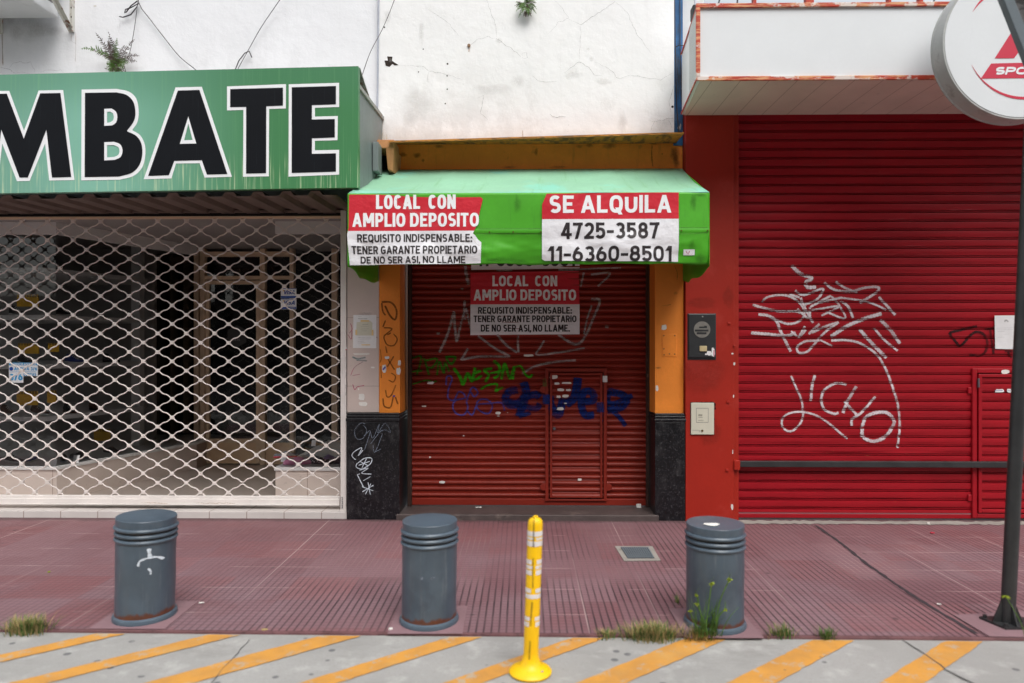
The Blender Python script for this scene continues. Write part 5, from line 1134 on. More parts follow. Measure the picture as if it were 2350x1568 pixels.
# bollards
MB0 = MB
def bollard(c, r, h, lean, label, chips, tilt=0.):
    class MB(MB0):
        def build(s, *a, **k):
            for p in s.v:
                d = Vector((p.x - c.x, p.y - c.y, 0))
                if d.length > .03: w = mn.noise(p * 5 + Vector((c.x * 9, 0, 0))) * .0035 + mn.noise(p * 14) * .001; p.x += d.x / d.length * w; p.y += d.y / d.length * w; p.z -= tilt * (p.x - c.x) * (p.z - c.z) / h
            return super().build(*a, **k)
    t = thing('bollard', label, 'bollard', c, 'grey steel bollards along the kerb')
    R0 = r
    L = lean
    MB().lathe([(R0, .03 + (h - .155) * i / 14) for i in range(15)], c, 56, L).build('body', chips, t, smooth=30)
    MB().lathe([(R0 * .985, h - .125), (R0 * .97, h - .12), (R0 * .97, h - .05)], c, 56, L).build('neck', 'bollard_groove', t, smooth=30)
    for zz, rr in ((h - .13, 1.055), (h - .098, 1.05), (h - .064, 1.07)):
        MB().lathe([(R0 * .98, zz), (R0 * rr - .004, zz), (R0 * rr, zz + .006), (R0 * rr, zz + .012), (R0 * rr - .006, zz + .019), (R0 * .97, zz + .021)], c, 56, L).build('ring', 'bollard', t, smooth=30)
    MB().lathe([(R0 * 1.0, h - .046), (R0 * 1.012, h - .003), (R0 * 1.0, h), (R0 * .6, h + .001), (.01, h + .002)], c, 56, L).build('cap', 'bollard', t, smooth=30)
    MB().lathe([(R0 * 1.085, 0.004), (R0 * 1.09, .018), (R0 * 1.06, .028), (R0 * 1.0, .034)], c, 56, L).build('foot_ring', 'bollard', t, smooth=30)
    pd = MB(); n = 40
    pd.slab([(c.x + x * r * 1.6, c.y + y * r * 1.6, .001) for x, y in ((-.82, -.78), (.84, -.76), (.82, .86), (-.84, .86))], (0, 0, .0035)).build('footing', 'pad', t, smooth=0)
    return t
def bollard_mat(name, rust_h):
    n = NT(name); x, y, z = n.xyz()
    base = S(78, 92, 104)
    c = n.mix(n.ramp(n.noise(5), .35, .7), base, S(70, 83, 94))
    c = n.mix(n.ramp(n.noise(4, n.map((9, 9, .8)), 5), .55, .8, 0, .4), c, S(130, 138, 142))
    c = n.mix(n.ramp(n.noise(5, n.map((1, 1, .6), (3, 1, 0)), 5), .52, .68, 0, .55), c, S(58, 68, 80))
    zz = n.math('ADD', z, n.math('MULTIPLY', n.noise(14, n.map((1, 1, .4)), 6, .7), -rust_h * 1.6))
    f = n.ramp(zz, .02, .0)
    c = n.mix(f, c, n.mix(n.noise(50), S(110, 62, 42), S(70, 44, 34)))
    n.bump(n.noise(40), .06)
    return n.done(c, .34, 0, .55)
MT['bollard_body'] = bollard_mat('bollard_body', .055)
bA = G(333, 1413); bB = G(985, 1424); bC = G(1640, 1432)
B1 = bollard(bA, .159, Z(1183, bA.y, 333), (.016, 0), 'grey bollard with a white paint splash, in front of the roller grille', 'bollard_body', .045)
B2 = bollard(bB, .155, Z(1193, bB.y, 985), (.006, 0), 'grey bollard without a white splash or weeds, nearest to the yellow post', 'bollard_body')
B3 = bollard(bC, .158, Z(1200, bC.y, 1640), (.006, 0), 'grey bollard with flowering weeds growing at its foot', 'bollard_body')
def cyl_y(c, r, lx): return lambda x, z: c.y - math.sqrt(max(1e-6, r * r - (x - c.x - lx * z) ** 2))
ZF = Zc(0, 1950, 1.72)
strokes('paint_splash', 'marker_white', B1, [(24, [(1008, 428), (1010, 460), (1014, 495)]), (16, [(945, 548), (960, 510), (1010, 495), (1050, 500), (1075, 525)]), (14, [(1003, 565), (1016, 590), (1015, 615)])], ZF, bA.y - .159, cyl_y(bA, .159, .016), .001, .005, 7, .25)
ZG = Zc(1366, 1950, 1.72)
strokes('scuff', 'marker_grey', B2, [(16, [(545, 640), (560, 615)]), (10, [(610, 628), (650, 622)])], ZG, bB.y - .155, cyl_y(bB, .155, .006), .001, .005, 7, .2)
mb = MB(); mb.slab([(bC.x - .03 + .045 * math.cos(k), bC.y - .05 + .03 * math.sin(k) * (1 + .3 * math.sin(3 * k)), Z(1200, bC.y, 1640) + .0045) for k in [i * .63 for i in range(10)]], (0, 0, .001)); mb.build('bird_dropping', 'litter', B3, smooth=0)

# yellow delineator
dc = G(1217, 1545, Z0); dtop = W(1229, 1187, dc.y); dl = ((dtop.x - dc.x) / (dtop.z - Z0), 0); dh = dtop.z - Z0
dt = thing('delineator_post', 'yellow flexible post with worn white reflective bands on the striped road', 'post', dc)
rp = 17.2 / F * dc.y
MB().lathe([(.102, .0045), (.104, .012), (.098, .02), (.075, .032), (.05, .045), (rp + .004, .075), (rp, .1)], dc, 48, dl).build('base', 'yellow', dt, smooth=50)
MB().lathe([(rp, .1), (rp, dh - .035), (rp * .93, dh - .016), (rp * .7, dh - .006), (rp * .35, dh - .001), (.012, dh), (.012, dh + .006), (.003, dh + .007)], dc, 40, dl).build('tube', 'yellow', dt, smooth=50)
q = G(1243, 1556, Z0); MB().tube([(q.x, q.y, Z0 + .02), (q.x, q.y, Z0 + .034)], .009, 10).build('bolt', 'rusty', dt)
def zpost(v): return W(1222, v, dc.y - rp).z - Z0
for v0, v1, gap in ((1220.5, 1232, 0), (1234.5, 1240, .12), (1243, 1255, 0), (1286, 1296, .33), (1299, 1307, .2), (1310, 1321, .26), (1352, 1362, .3), (1365, 1375, .0), (1417, 1426, .34), (1429, 1440, .42)):
    zb0, zb1 = zpost(v1), zpost(v0); mb = MB(); n = 40; vs = []; fs = []
    for k in range(n + 1):
        a = R(-90) + gap + (2 * math.pi - 2 * gap) * k / n; j = .003 * mn.noise(Vector((k, v0, 0))) if gap else 0
        for z in (zb0 + j, zb1 + j): vs.append((dc.x + (rp + .0012) * math.cos(a) + dl[0] * z, dc.y + (rp + .0012) * math.sin(a), dc.z + z))
    mb.add(vs, [(2 * k, 2 * k + 2, 2 * k + 3, 2 * k + 1) for k in range(n)]); mb.build('reflective_band', 'reflective', dt, smooth=0)
strokes('scuff', 'stain_dark', dt, [(16, [(1325, 200), (1322, 300), (1320, 420)]), (14, [(1318, 480), (1316, 700)]), (16, [(1312, 780), (1300, 960)]), (16, [(1298, 1050), (1290, 1220)]), (30, [(1285, 1225), (1305, 1215)])], ZG, dc.y - rp, lambda x, z: dc.y - math.sqrt(max(1e-6, rp * rp - (x - dc.x - dl[0] * (z - Z0)) ** 2)) - .001, .001, .008, 5)

# drain grate in the pavement
gp = [G(1411, 1255), G(1497, 1255), G(1516, 1288), G(1432, 1289)]
gt = thing('drain_grate', 'small grey metal drain grate in a pale concrete frame in the pavement', 'grate', sum(gp, Vector()) / 4)
MB().slab([p + Vector((0, 0, .002)) for p in gp], (0, 0, .004)).build('frame', 'concrete', gt, smooth=0)
ctr = sum(gp, Vector()) / 4; ip = [ctr + (p - ctr) * .74 for p in gp]
MB().slab([p + Vector((0, 0, .0075)) for p in ip], (0, 0, .002)).build('pit_cover', 'steel_dark', gt, smooth=0)
mb = MB()
for i in range(13):
    s = (i + .5) / 13; a, b = ip[0].lerp(ip[1], s), ip[3].lerp(ip[2], s)
    mb.slab([a + Vector((-.005, 0, .0105)), a + Vector((.005, 0, .0105)), b + Vector((.005, 0, .0105)), b + Vector((-.005, 0, .0105))], (0, 0, .004))
mb.build('bars', 'grey_paint', gt, smooth=0)

# meters, plates, papers
ZM = Zc(2700, 1230, 3.015)
def fbox(x0, y0_, x1, y1_, Y, d, conv): 
    a, b = W(*conv(x0, y1_), Y), W(*conv(x1, y0_), Y); return (a.x, b.x, Y - d, Y + .01, a.z, b.z)
em = thing('electric_meter_box', 'black electricity meter box with a round window on the red pier', 'meter box', W(*ZM(320, 630), YR))
MB().box(*fbox(150, 74, 494, 632, YR, .006, ZM)).build('surround', 'meter_black', em, bev=.003, smooth=0)
MB().box(*fbox(160, 80, 486, 606, YR, .018, ZM)).build('door', 'meter_black', em, bev=.006, smooth=0)
q = W(*ZM(320, 268), YR); rr = 98 / 3.015 / 1.743 / F * YR
mb = MB(); mb.tube([(q.x, YR - .0205, q.z), (q.x, YR - .01, q.z)], rr, 40); win = mb.build('round_window', pm('dim_window', S(126, 124, 118), .5, .15, 30), em)
mb = MB()
for b in ((285, 232, 345, 252), (345, 222, 378, 252), (232, 268, 396, 292), (255, 300, 372, 325)): x0_, x1_, a, b_, z0_, z1_ = fbox(*b, YR, .0215, ZM); mb.box(x0_, x1_, a, YR - .0203, z0_, z1_)
mb.build('meter_dial', 'meter_black', win, smooth=0)
MB().box(*fbox(290, 464, 378, 530, YR, .026, ZM)).build('fuse', pm('fuse', S(200, 184, 140), .5), em, bev=.004, smooth=0)
q = W(*ZM(326, 112), YR); MB().tube([(q.x, YR - .022, q.z), (q.x, YR - .015, q.z)], .007, 12).build('screw', 'rusty', em)
scraps('sticker_scraps', 'paper', em, [(412, 550, 60, 60), (460, 540, 44, 110), (375, 565, 30, 20)], ZM, YR - .0185, .001)
strokes('print', 'marker_pink', em, [(16, [(470, 510), (470, 595)])], ZM, YR - .0185, None, .002)
gm = thing('gas_meter_box', 'cream gas meter cover with an embossed square on the red pier', 'meter box', W(*ZM(325, 1535), YR))
MB().box(*fbox(184, 1146, 472, 1536, YR, .004, ZM)).build('rim', 'meter_black', gm, smooth=0)
d_ = MB().box(*fbox(190, 1150, 467, 1532, YR, .014, ZM)).build('door', 'cream_box', gm, bev=.004, smooth=0)
mb = MB()
for b in ((250, 1212, 398, 1216), (250, 1382, 398, 1386)): x0_, x1_, a, b_, z0_, z1_ = fbox(*b, YR, .0155, ZM); mb.box(x0_, x1_, a, YR - .0142, z0_, z1_)
for b in ((250, 1217, 254, 1381), (394, 1217, 398, 1381), (285, 1481, 289, 1506)): x0_, x1_, a, b_, z0_, z1_ = fbox(*b, YR, .0155, ZM); mb.box(x0_, x1_, a, YR - .0142, z0_, z1_)
x0_, x1_, a, b_, z0_, z1_ = fbox(205, 1477, 290, 1480, YR, .0155, ZM); mb.box(x0_, x1_, a, YR - .0142, z0_, z1_)
mb.build('emboss', 'ink_grey', d_, smooth=0)
strokes('print', 'stain_dark', d_, [(30, [(275, 1300), (335, 1300)]), (10, [(275, 1325), (340, 1328)]), (8, [(272, 1362), (352, 1362)])], ZM, YR - .014, None, .002, split=True)
q = W(*ZM(323, 1485), YR); MB().tube([(q.x, YR - .02, q.z), (q.x, YR - .012, q.z)], .010, 14).build('lock', 'brass', d_)
strokes('broken_edge', 'spray_black', gm, [(16, [(184, 1150), (330, 1146), (472, 1144)]), (22, [(478, 1150), (482, 1190), (484, 1235)]), (14, [(470, 1330), (473, 1360)])], ZM, YR, None, .001, .006, 5, .4, split=True)
cp = thing('cover_plate', 'orange painted square cover plate screwed to the right orange pillar', 'plate', W(*ZO(2012, 648), YF))
MB().box(*fbox(1968, 510, 2056, 648, YF, .005, ZO)).build('plate', 'orange', cp, bev=.002, smooth=0)
MT['screw_b'] = pm('screw_b', S(120, 76, 40), .6)
for sx, sy in ((1978, 520), (2044, 520), (1978, 600), (2044, 632), (1980, 636), (2012, 630)): q = W(*ZO(sx, sy), YF); MB().tube([(q.x, YF - .009, q.z), (q.x, YF - .004, q.z)], .006, 8).build('screw', 'screw_b', cp)
# paper notice on the beige pier
nt = thing('notice', 'white paper notice taped to the beige pier beside the grille', 'notice', W(*P1(140, 345), YF))
MB().slab([W(*P1(x, y), YF) + Vector((0, -.002, 0)) for x, y in ((57, 343), (224, 345), (224, 108), (60, 108))], (0, .001, 0)).build('sheet', 'paper', nt, smooth=0)
n2 = MB().slab([W(*P1(x, y), YF) + Vector((0, -.0035, 0)) for x, y in ((80, 254), (192, 254), (196, 165), (180, 148), (84, 160))], (0, .001, 0)).build('inner_sheet', 'cream_box', nt, smooth=0)
strokes('print', 'stain_dark', nt, [(9, [(90, 134), (162, 134)]), (3, [(90, 120), (120, 120)]), (3, [(90, 268), (190, 266)]), (3, [(90, 280), (188, 278)]), (3, [(90, 296), (140, 294)]), (3, [(90, 308), (150, 306)])], P1, YF - .003, None, .001, .006, 3)
strokes('print', 'stain_dark', n2, [(5, [(122, 176), (170, 174)]), (2.5, [(110, 190), (174, 188)]), (2.5, [(110, 208), (172, 206)]), (2.5, [(118, 222), (160, 220)]), (6, [(104, 202), (112, 204)]), (7, [(176, 168), (182, 170)]), (7, [(178, 228), (184, 230)]), (6, [(106, 230), (112, 232)])], P1, YF - .0045, None, .001, .006, 3)
mb = MB()
for b in ((112, 144, 172, 156), (74, 214, 88, 250), (190, 214, 204, 254), (118, 317, 180, 324)): x0_, x1_, a, b_, z0_, z1_ = fbox(*b, YF, .0058, P1); mb.box(x0_, x1_, a, YF - .005, z0_, z1_)
mb.build('tape', 'tape_yellow', nt, smooth=0)
for lbl, conv, Y, it in (('torn white paper strip on the beige pier just below the paper notice', P1, YF, [(123, 386, 138, 14)]), ('torn newsprint scraps on the beige pier just above its black foot', P1, YF, [(120, 690, 50, 50), (130, 742, 70, 34), (97, 636, 10, 16), (198, 482, 30, 14)]),
        ('torn blue and white sticker scraps on the left orange pillar', P1, YF, [(280, 490, 36, 60), (300, 412, 36, 20), (388, 450, 24, 44), (382, 508, 32, 54)]), ('small white scrap stuck on the right orange pillar above its black foot', ZO, YF, [(1937, 838, 18, 36)]), ('pale chipped star-shaped patch of paper on the right orange pillar above the cover plate', ZO, YF, [(1980, 470, 34, 34)])):
    for one in it:
        o = scraps('paper_scrap', 'litter', None, [one], conv, Y, .002); o['label'] = lbl; o['category'] = 'paper'
        if len(it) > 1: o['group'] = lbl.replace('torn ', 'torn loose ')
strokes('marker_blot', 'spray_violet', ms, [(16, [(340, 690), (350, 685), (358, 690)]), (10, [(338, 484), (342, 486)]), (8, [(268, 200), (274, 202)]), (14, [(270, 500), (290, 475)])], P1, YF, None, .0036, .005, 5)
# stickers on the grille's guide rail
o = scraps('sticker', 'paper', None, [(9, 348, 14, 22)], P1, 6.335, .002); o['label'] = 'small torn white and red sticker on the white guide rail of the grille'; o['category'] = 'sticker'
strokes('print', 'emblem_red', o, [(6, [(4, 355), (14, 355)])], P1, 6.335, None, .004)
strokes('old_glue', 'stain_grey', gr, [(10, [(6, 400), (10, 520), (4, 560)]), (10, [(8, 600), (6, 690)]), (9, [(8, 860), (6, 900)])], P1, 6.335, None, .001, .01, 5, .5)
# notice on the crimson shutter
pn = thing('notice', 'white printed sheet stuck on the crimson shutter beside the leaning pole', 'notice', W(*ZR(2235, 625), YQ))
MB().slab([W(*ZR(x, y), YQ) + Vector((0, -.024, 0)) for x, y in ((2158, 622), (2314, 625), (2310, 412), (2154, 413))], (0, .001, 0)).build('sheet', 'paper', pn, smooth=0)
strokes('print', 'stain_dark', pn, [(16, [(2225, 455), (2238, 440), (2252, 456)]), (2.5, [(2175, 492), (2288, 490)]), (2.5, [(2175, 503), (2285, 501)]), (2.5, [(2180, 514), (2230, 513)]), (2, [(2220, 530), (2260, 529)]), (2, [(2180, 550), (2230, 548)])], ZR, YQ - .024, None, .001, .006, 3)

# ================================================================== WALL FITTINGS, WIRES, PLANTS
cd = MB(); xq = X(867, 6.30)
cd.tube([(X(868, 6.31) + .01, 6.312, 7.4), (X(868, 6.31) + .008, 6.312, 5.2), (X(867, 6.31), 6.308, 3.9), (X(862, 6.31), 6.30, 2.95)], .0085, 10)
cd.build('conduit', 'conduit', None, label='thin pale grey conduit running down the joint between the two white walls', category='pipe')
def wire(label, pts, r=.004, mat='wire', Y=None, name='cable'):
    P = smooth_line([W(u, v, y) for u, v, y in pts], .05)
    return MB().tube(P, r, 6).build(name, mat, None, label=label, category='cable')
wire('black cable curving down the white wall to the green board, right of the dead fern', [(316, -60, 6.30), (318, 5, 6.32), (345, 45, 6.33), (378, 88, 6.33), (412, 130, 6.33), (452, 163, 6.30), (470, 185, 6.25)], .0035)
wire('thin brown wire slanting down to the top of the green board, knotted near its foot', [(668, -40, 6.28), (642, 0, 6.30), (600, 62, 6.32), (570, 115, 6.33), (546, 158, 6.28)], .003)
wire('thin red-brown wire slanting past the grey conduit to the end of the green board', [(916, -40, 6.22), (905, 0, 6.2), (880, 62, 6.1), (850, 120, 5.9), (828, 182, 5.62)], .003)
wire('short frayed wire knot hanging above the letter T of the green board', [(540, 160, 6.30), (548, 140, 6.31), (562, 122, 6.32), (572, 118, 6.32), (578, 132, 6.32)], .005)
wire('loose cable ends curling on the white wall above the dead fern', [(316, 2, 6.33), (300, 14, 6.33), (290, 28, 6.33), (286, 30, 6.33), (288, 22, 6.33), (300, 18, 6.33), (318, 8, 6.33), (300, 34, 6.33), (282, 40, 6.33), (274, 38, 6.33)], .005)
wire('black cable running down the left side of the blue wall strip', [(1548, -60, 6.33), (1549, 60, 6.33), (1551, 160, 6.34), (1553, 240, 6.345), (1558, 310, 6.345)], .0045)
wire('black cable running down the middle of the blue wall strip', [(1560, -60, 6.345), (1561, 80, 6.345), (1562, 150, 6.345), (1566, 210, 6.345), (1565, 240, 6.345)], .004)
wire('short black cable tied from the blue wall strip to the white fascia', [(1551, 108, 6.34), (1558, 104, 6.33), (1570, 105, 6.28), (1582, 104, 6.0)], .004)
wire('grey pipe rising behind the black bracket at the corner of the white fascia', [(1598, 28, 5.85), (1596, 0, 5.9), (1592, -60, 5.95)], .012, 'conduit', name='pipe')
MT['rusty_white'] = pm('rusty_white', S(206, 204, 196), .5, .06, 5, [(RUST, (1, 1, 1), 11, .55, .62, .9)])
# air conditioner on brackets, top left
YU = 6.36
au0, au1 = X(-260, 5.95), X(140, 6.35); aub = Z(43, 6.35)
acu = thing('air_conditioner', 'white outdoor air conditioner unit at the top left corner', 'air conditioner', ((au0 + au1) / 2, 6.1, aub))
yf_ = 5.83
MB().box(au0, X(137, 6.30), yf_, 6.28, aub, aub + .6).build('casing', 'ac_white', acu, bev=.012, smooth=0)
mb = MB()
for i in range(5): mb.box(X(137, 6.30), X(137, 6.30) + .004, yf_ + .08, 6.2, aub + .1 + i * .08, aub + .12 + i * .08)
mb.build('side_louvre', 'ink_grey', acu, smooth=0)
for i, uu in enumerate((166, 2)):
    x = X(uu, YU); zb = Z(68 if i == 0 else 70, YU)
    bt = thing('wall_bracket', ['rusty white steel wall bracket with a slanting strut, right one under the air conditioner', 'rusty white steel wall bracket cut by the left picture edge under the air conditioner'][i], 'bracket', (x, 6.3, zb), 'air conditioner brackets')
    mb = MB(); w = .022
    mb.box(x - w, x + w, YU - .006, YU - .001, zb, zb + .62); mb.box(x + w - .005, x + w, YU - .035, YU - .0062, zb, zb + .62)
    mb.build('wall_rail', 'rusty_white', bt, smooth=0)
    mb = MB()
    for k in range(5): mb.tube([(x - .002, YU - .0085, zb + .055 + k * .085), (x - .002, YU - .006, zb + .055 + k * .085)], .0095, 10)
    mb.build('slot', 'hole', bt, smooth=0)
    mb = MB(); a = Vector((x - .02, YU - .01, zb + .02)); b = Vector((x - .02, 5.82, zb + .42))
    mb.slab([a + Vector((0, 0, -.03)), b + Vector((0, 0, -.03)), b + Vector((0, 0, 0)), a + Vector((0, 0, 0))], (.004, 0, 0))
    mb.slab([a + Vector((.004, 0, 0.001)), b + Vector((.004, 0, .001)), b + Vector((.04, 0, .001)), a + Vector((.04, 0, .001))], (0, 0, .004))
    mb.build('strut', 'rusty_white', bt, smooth=0)
    mb = MB(); mb.box(x - .02, x + .02, 5.8, YU - .007, zb + .60, zb + .635); mb.build('arm', 'white_metal', bt, smooth=0)
ZT = Zc(0, 0, 4.7)
strokes('rust_stain', 'stain_rust', shop, [(26, [(40, 600), (45, 800), (50, 1000), (55, 1250)]), (12, [(1345, 590), (1340, 700), (1335, 800)]), (10, [(1422, 590), (1425, 800), (1415, 1200)])], ZT, YU, None, .001, .03, 5, .4, split=True)
blob('stain', 'stain_grey', shop, [(500, 500, 480, 300), (300, 620, 150, 170), (800, 560, 420, 160), (150, 300, 180, 160)], ZT, YU)  # soft grey patches on the wall below the air conditioner
strokes('crack', 'crack', shop, [(9, [(0, 1270), (160, 1295), (230, 1345), (300, 1385)]), (7, [(170, 1280), (260, 1190), (390, 1160), (470, 1190), (580, 1170), (600, 1220), (650, 1310), (645, 1380)]), (7, [(750, 1385), (810, 1345), (930, 1315), (1060, 1330), (1150, 1320), (1210, 1380)]), (5, [(300, 1365), (420, 1365), (550, 1390)]), (7, [(1300, 750), (1360, 785), (1430, 815)]), (4, [(2240, 320), (2255, 430), (2240, 640)])], ZT, YU, step=.006, nc=3, jit=.004, split=True)
scraps('plaster_lump', 'litter', shop, [(1790, 115, 60, 30)], ZT, YU, .002)

def frond(mb, p, d, L, droop, wid, n=14, lean=0.):
    pts = []; side = d.cross(Vector((0, 1, 0)));
    if side.length < .1: side = Vector((1, 0, 0))
    side.normalize(); q = p.copy(); dd = d.normalized()
    for i in range(n + 1):
        pts.append(q.copy()); q = q + dd * L / n; dd = (dd + Vector((0, 0, -droop / n))).normalized()
    mb.tube(pts, [.0022 * (1 - .7 * i / n) for i in range(n + 1)], 4)
    for i in range(2, n + 1):
        t = (pts[i] - pts[i - 1]).normalized(); sd = t.cross(Vector((0, 1, 0))).normalized()
        w = wid * math.sin(math.pi * min(1, (i / n) * .85 + .15)) * random.uniform(.7, 1.1)
        for s in (-1, 1):
            if random.random() < .1: continue
            tip = pts[i] + sd * s * w + t * w * .5 + Vector((0, random.uniform(-.3, .1) * w, random.uniform(-.35, .1) * w))
            b = t * L / n * .33; mid = pts[i].lerp(tip, .5) + b * .6
            mb.add([pts[i] - b, pts[i] + b, mid + b * .6, tip, mid - b * .9], [(0, 1, 2, 3, 4)])
fn = thing('fern', 'large half-dead fern rooted in the white wall on top of the green board', 'fern', W(268, 160, 6.3))
mbd, mbg = MB(), MB(); base = W(268, 150, 6.30)
for tu, tv, dr, dead in ((190, 104, 1.6, 0), (226, 86, .3, 1), (250, 78, .8, 1), (300, 96, .8, 1), (242, 100, .2, 1), (275, 92, .1, 0), (308, 138, 1.4, 1), (300, 150, 1.2, 0), (232, 130, .6, 1), (318, 120, 1.5, 1), (265, 110, .4, 0), (285, 108, .8, 1), (214, 118, 1.0, 1), (255, 95, .3, 1)):
    T = W(tu, tv, 6.25 + random.uniform(-.05, .03)); d = T - base; L = d.length * 1.12
    frond(mbd if dead else mbg, base + Vector((random.uniform(-.03, .03), 0, random.uniform(-.02, .02))), d + Vector((0, 0, dr * L * .45)), L, dr, .036 if dead else .045, 18)
for i in range(60):
    a = random.uniform(0, 6.28); r = random.uniform(.02, .075); p = base + Vector((r * math.cos(a) * .9, random.uniform(-.05, .02), r * math.sin(a) * .8 - .01))
    pts = [p]; 
    for k in range(6): pts.append(pts[-1] + Vector((random.uniform(-.02, .02), random.uniform(-.01, .01), random.uniform(-.022, .014))))
    mbd.tube(pts, .0022, 4)
for i in range(26):
    d = Vector((random.uniform(-.6, .7), -.3, random.uniform(-.5, .3))); frond(mbg, base + Vector((random.uniform(-.02, .05), -.03, random.uniform(-.05, .0))), d, random.uniform(.05, .1), .8, .02, 8)
mbd.build('dead_fronds', 'dead_leaf', fn, smooth=0); mbg.build('green_fronds', 'green_leaf', fn, smooth=0)
wire('twisted dry tendril hanging from the cables into the dead fern', [(316, 5, 6.33), (312, 40, 6.32), (306, 80, 6.31), (298, 120, 6.30), (290, 140, 6.3)], .003)
f2 = thing('fern', 'small green fern growing out of the white wall above the awning', 'fern', W(1207, 25, 6.3))
mbg, mbd = MB(), MB(); base = W(1207, 16, 6.31)
for i in range(46):
    a = random.uniform(-1.5, 4.4); L = random.uniform(.06, .12); frond(mbg if random.random() < .85 else mbd, base + Vector((random.uniform(-.02, .02), random.uniform(-.04, .0), random.uniform(-.03, .03))), Vector((math.cos(a), random.uniform(-.7, -.1), math.sin(a) * .6 + .15)), L, 1.3, .016, 10)
for i in range(14): frond(mbd, base + Vector((random.uniform(-.01, .03), -.02, -.04)), Vector((random.uniform(-.3, .5), -.3, -1)), random.uniform(.04, .08), .3, .012, 8)
mbg.build('green_fronds', 'green_leaf', f2, smooth=0); mbd.build('dry_fronds', 'dead_leaf', f2, smooth=0)
def blade(mb, p, h, d, w=.0022, n=4):
    q = p.copy(); dd = Vector((d.x * .3, d.y * .3, 1)).normalized(); sd = Vector((-d.y, d.x, 0)); sd = sd.normalized() if sd.length > .01 else Vector((1, 0, 0))
    vs = []
    for i in range(n + 1):
        ww = w * (1 - i / n) ** .6
        vs += [q - sd * ww, q + sd * ww]; q = q + dd * h / n; dd = (dd + Vector((d.x, d.y, -.25)) * .9 / n).normalized()
    mb.add(vs, [(2 * i, 2 * i + 1, 2 * i + 3, 2 * i + 2) for i in range(n)])
def tuft(name, label, u0, u1, v0, v1, z, n, h, dry, spread=1.):
    a, b = G(u0, v1, z), G(u1, v1, z); c = G((u0 + u1) / 2, v0, z); dep = abs(c.y - a.y)
    t = thing(name, label, 'grass', ((a.x + b.x) / 2, (a.y + c.y) / 2, z))
    mg, md = MB(), MB()
    for i in range(n):
        s = random.gauss(.5, .2); s = min(1, max(0, s)); e = random.gauss(.5, .22)
        p = Vector((a.x + (b.x - a.x) * s, a.y + dep * min(1, max(0, e)), z))
        out = Vector((s - .5, (e - .5) * .8, 0)) * 2 + Vector((random.uniform(-1, 1), random.uniform(-1, 1), 0)) * .8
        blade(md if random.random() < dry else mg, p, h * random.uniform(.5, 1.15), out * spread, random.uniform(.0012, .0028))
    mg.build('green_blades', 'green_leaf', t, smooth=0)
    if md.f: md.build('dry_blades', 'dry_leaf', t, smooth=0)
    return t
tuft('grass_tuft', 'dense green and straw grass tuft at the left picture edge on the kerb', -12, 100, 1440, 1462, Z0, 700, .095, .5)
tuft('grass_tuft', 'small dry grass tuft on the kerb, left of the big tuft by the weedy bollard', 1372, 1420, 1456, 1470, Z0, 200, .05, .55)
tuft('grass_tuft', 'wide tangled grass tuft on the kerb in front of the weedy bollard', 1432, 1575, 1452, 1478, Z0, 1100, .085, .55)
tuft('grass_tuft', 'short straw clump directly under the flowering weed', 1575, 1650, 1458, 1476, Z0, 420, .075, .6)
tuft('grass_tuft', 'thin wispy weed tuft on the kerb right of the weedy bollard', 1765, 1835, 1458, 1470, Z0, 170, .085, .25)
tuft('grass_tuft', 'small bright green grass tuft on the kerb between two yellow stripes, rightmost tuft', 1880, 1925, 1460, 1472, Z0, 130, .07, .05)
tuft('grass_tuft', 'tiny weed tuft in the pavement left of the weedy bollard', 1552, 1562, 1378, 1388, 0, 26, .06, .2, 1.4)
tuft('grass_tuft', 'tiny green sprout at the top joint behind the weedy bollard', 1642, 1652, 1190, 1193, 0, 14, .05, 0)
tuft('grass_tuft', 'sparse grass wisps on the ledge beside the corbel under the white wall', 872, 888, 0, 0, 0, 0, .1, 0) if False else None
mb = MB(); lp = W(880, 322, 6.2)
for i in range(22): blade(mb, lp + Vector((random.uniform(-.05, .05), random.uniform(-.05, .08), .0)), random.uniform(.06, .13), Vector((random.uniform(-1, 1), random.uniform(-.5, .5), 0)), .0012)
mb.build('grass_wisps', 'dry_leaf', None, smooth=0, label='sparse dry grass wisps on the orange corbel under the white wall', category='grass')
fw = thing('flowering_weed', 'tall green weed with yellow flower heads in front of the right bollard', 'weed', G(1612, 1462, Z0))
ZW = Zc(2300, 2300, 2.136); yw = bC.y - .158 - .05
sm, fl, lv = MB(), MB(), MB(); root = W(*ZW(1130, 500), yw); 
for bx, by, tx, ty, mx, my in ((1110, 480, 1165, 75, 1140, 280), (1190, 470, 1318, 42, 1240, 220), (1060, 470, 985, 310, 1010, 390), (1120, 470, 1040, 250, 1075, 330), (1100, 480, 1035, 172, 1050, 200), (1190, 480, 1285, 298, 1230, 350)):
    a, m, b = W(*ZW(bx, by), yw + random.uniform(-.02, .02)), W(*ZW(mx, my), yw), W(*ZW(tx, ty), yw - .01); a.z = max(Z0, a.z)
    sm.tube(smooth_line([root.lerp(a, .8), a, m, b], .02), .0034, 5)
    w = .020 if (tx, ty) in ((1165, 75), (1318, 42)) else .014
    fl = MB()
    for k in range(46):
        d = Vector((random.gauss(0, 1), random.gauss(0, 1), random.gauss(0, .55))).normalized() * w * random.uniform(.5, 1.15); s = Vector((random.uniform(-1, 1), random.uniform(-1, 1), random.uniform(-1, 1))) * .0045
        fl.add([b + d * .2 - s, b + d * .2 + s, b + d], [(0, 1, 2)])
    fl.build('flower_head', 'flower', fw, smooth=0)
    for k in range(3): d = Vector((random.uniform(-1, 1), random.uniform(-.4, .4), random.uniform(-.8, .6))); blade(lv, b, .05, d, .0018)
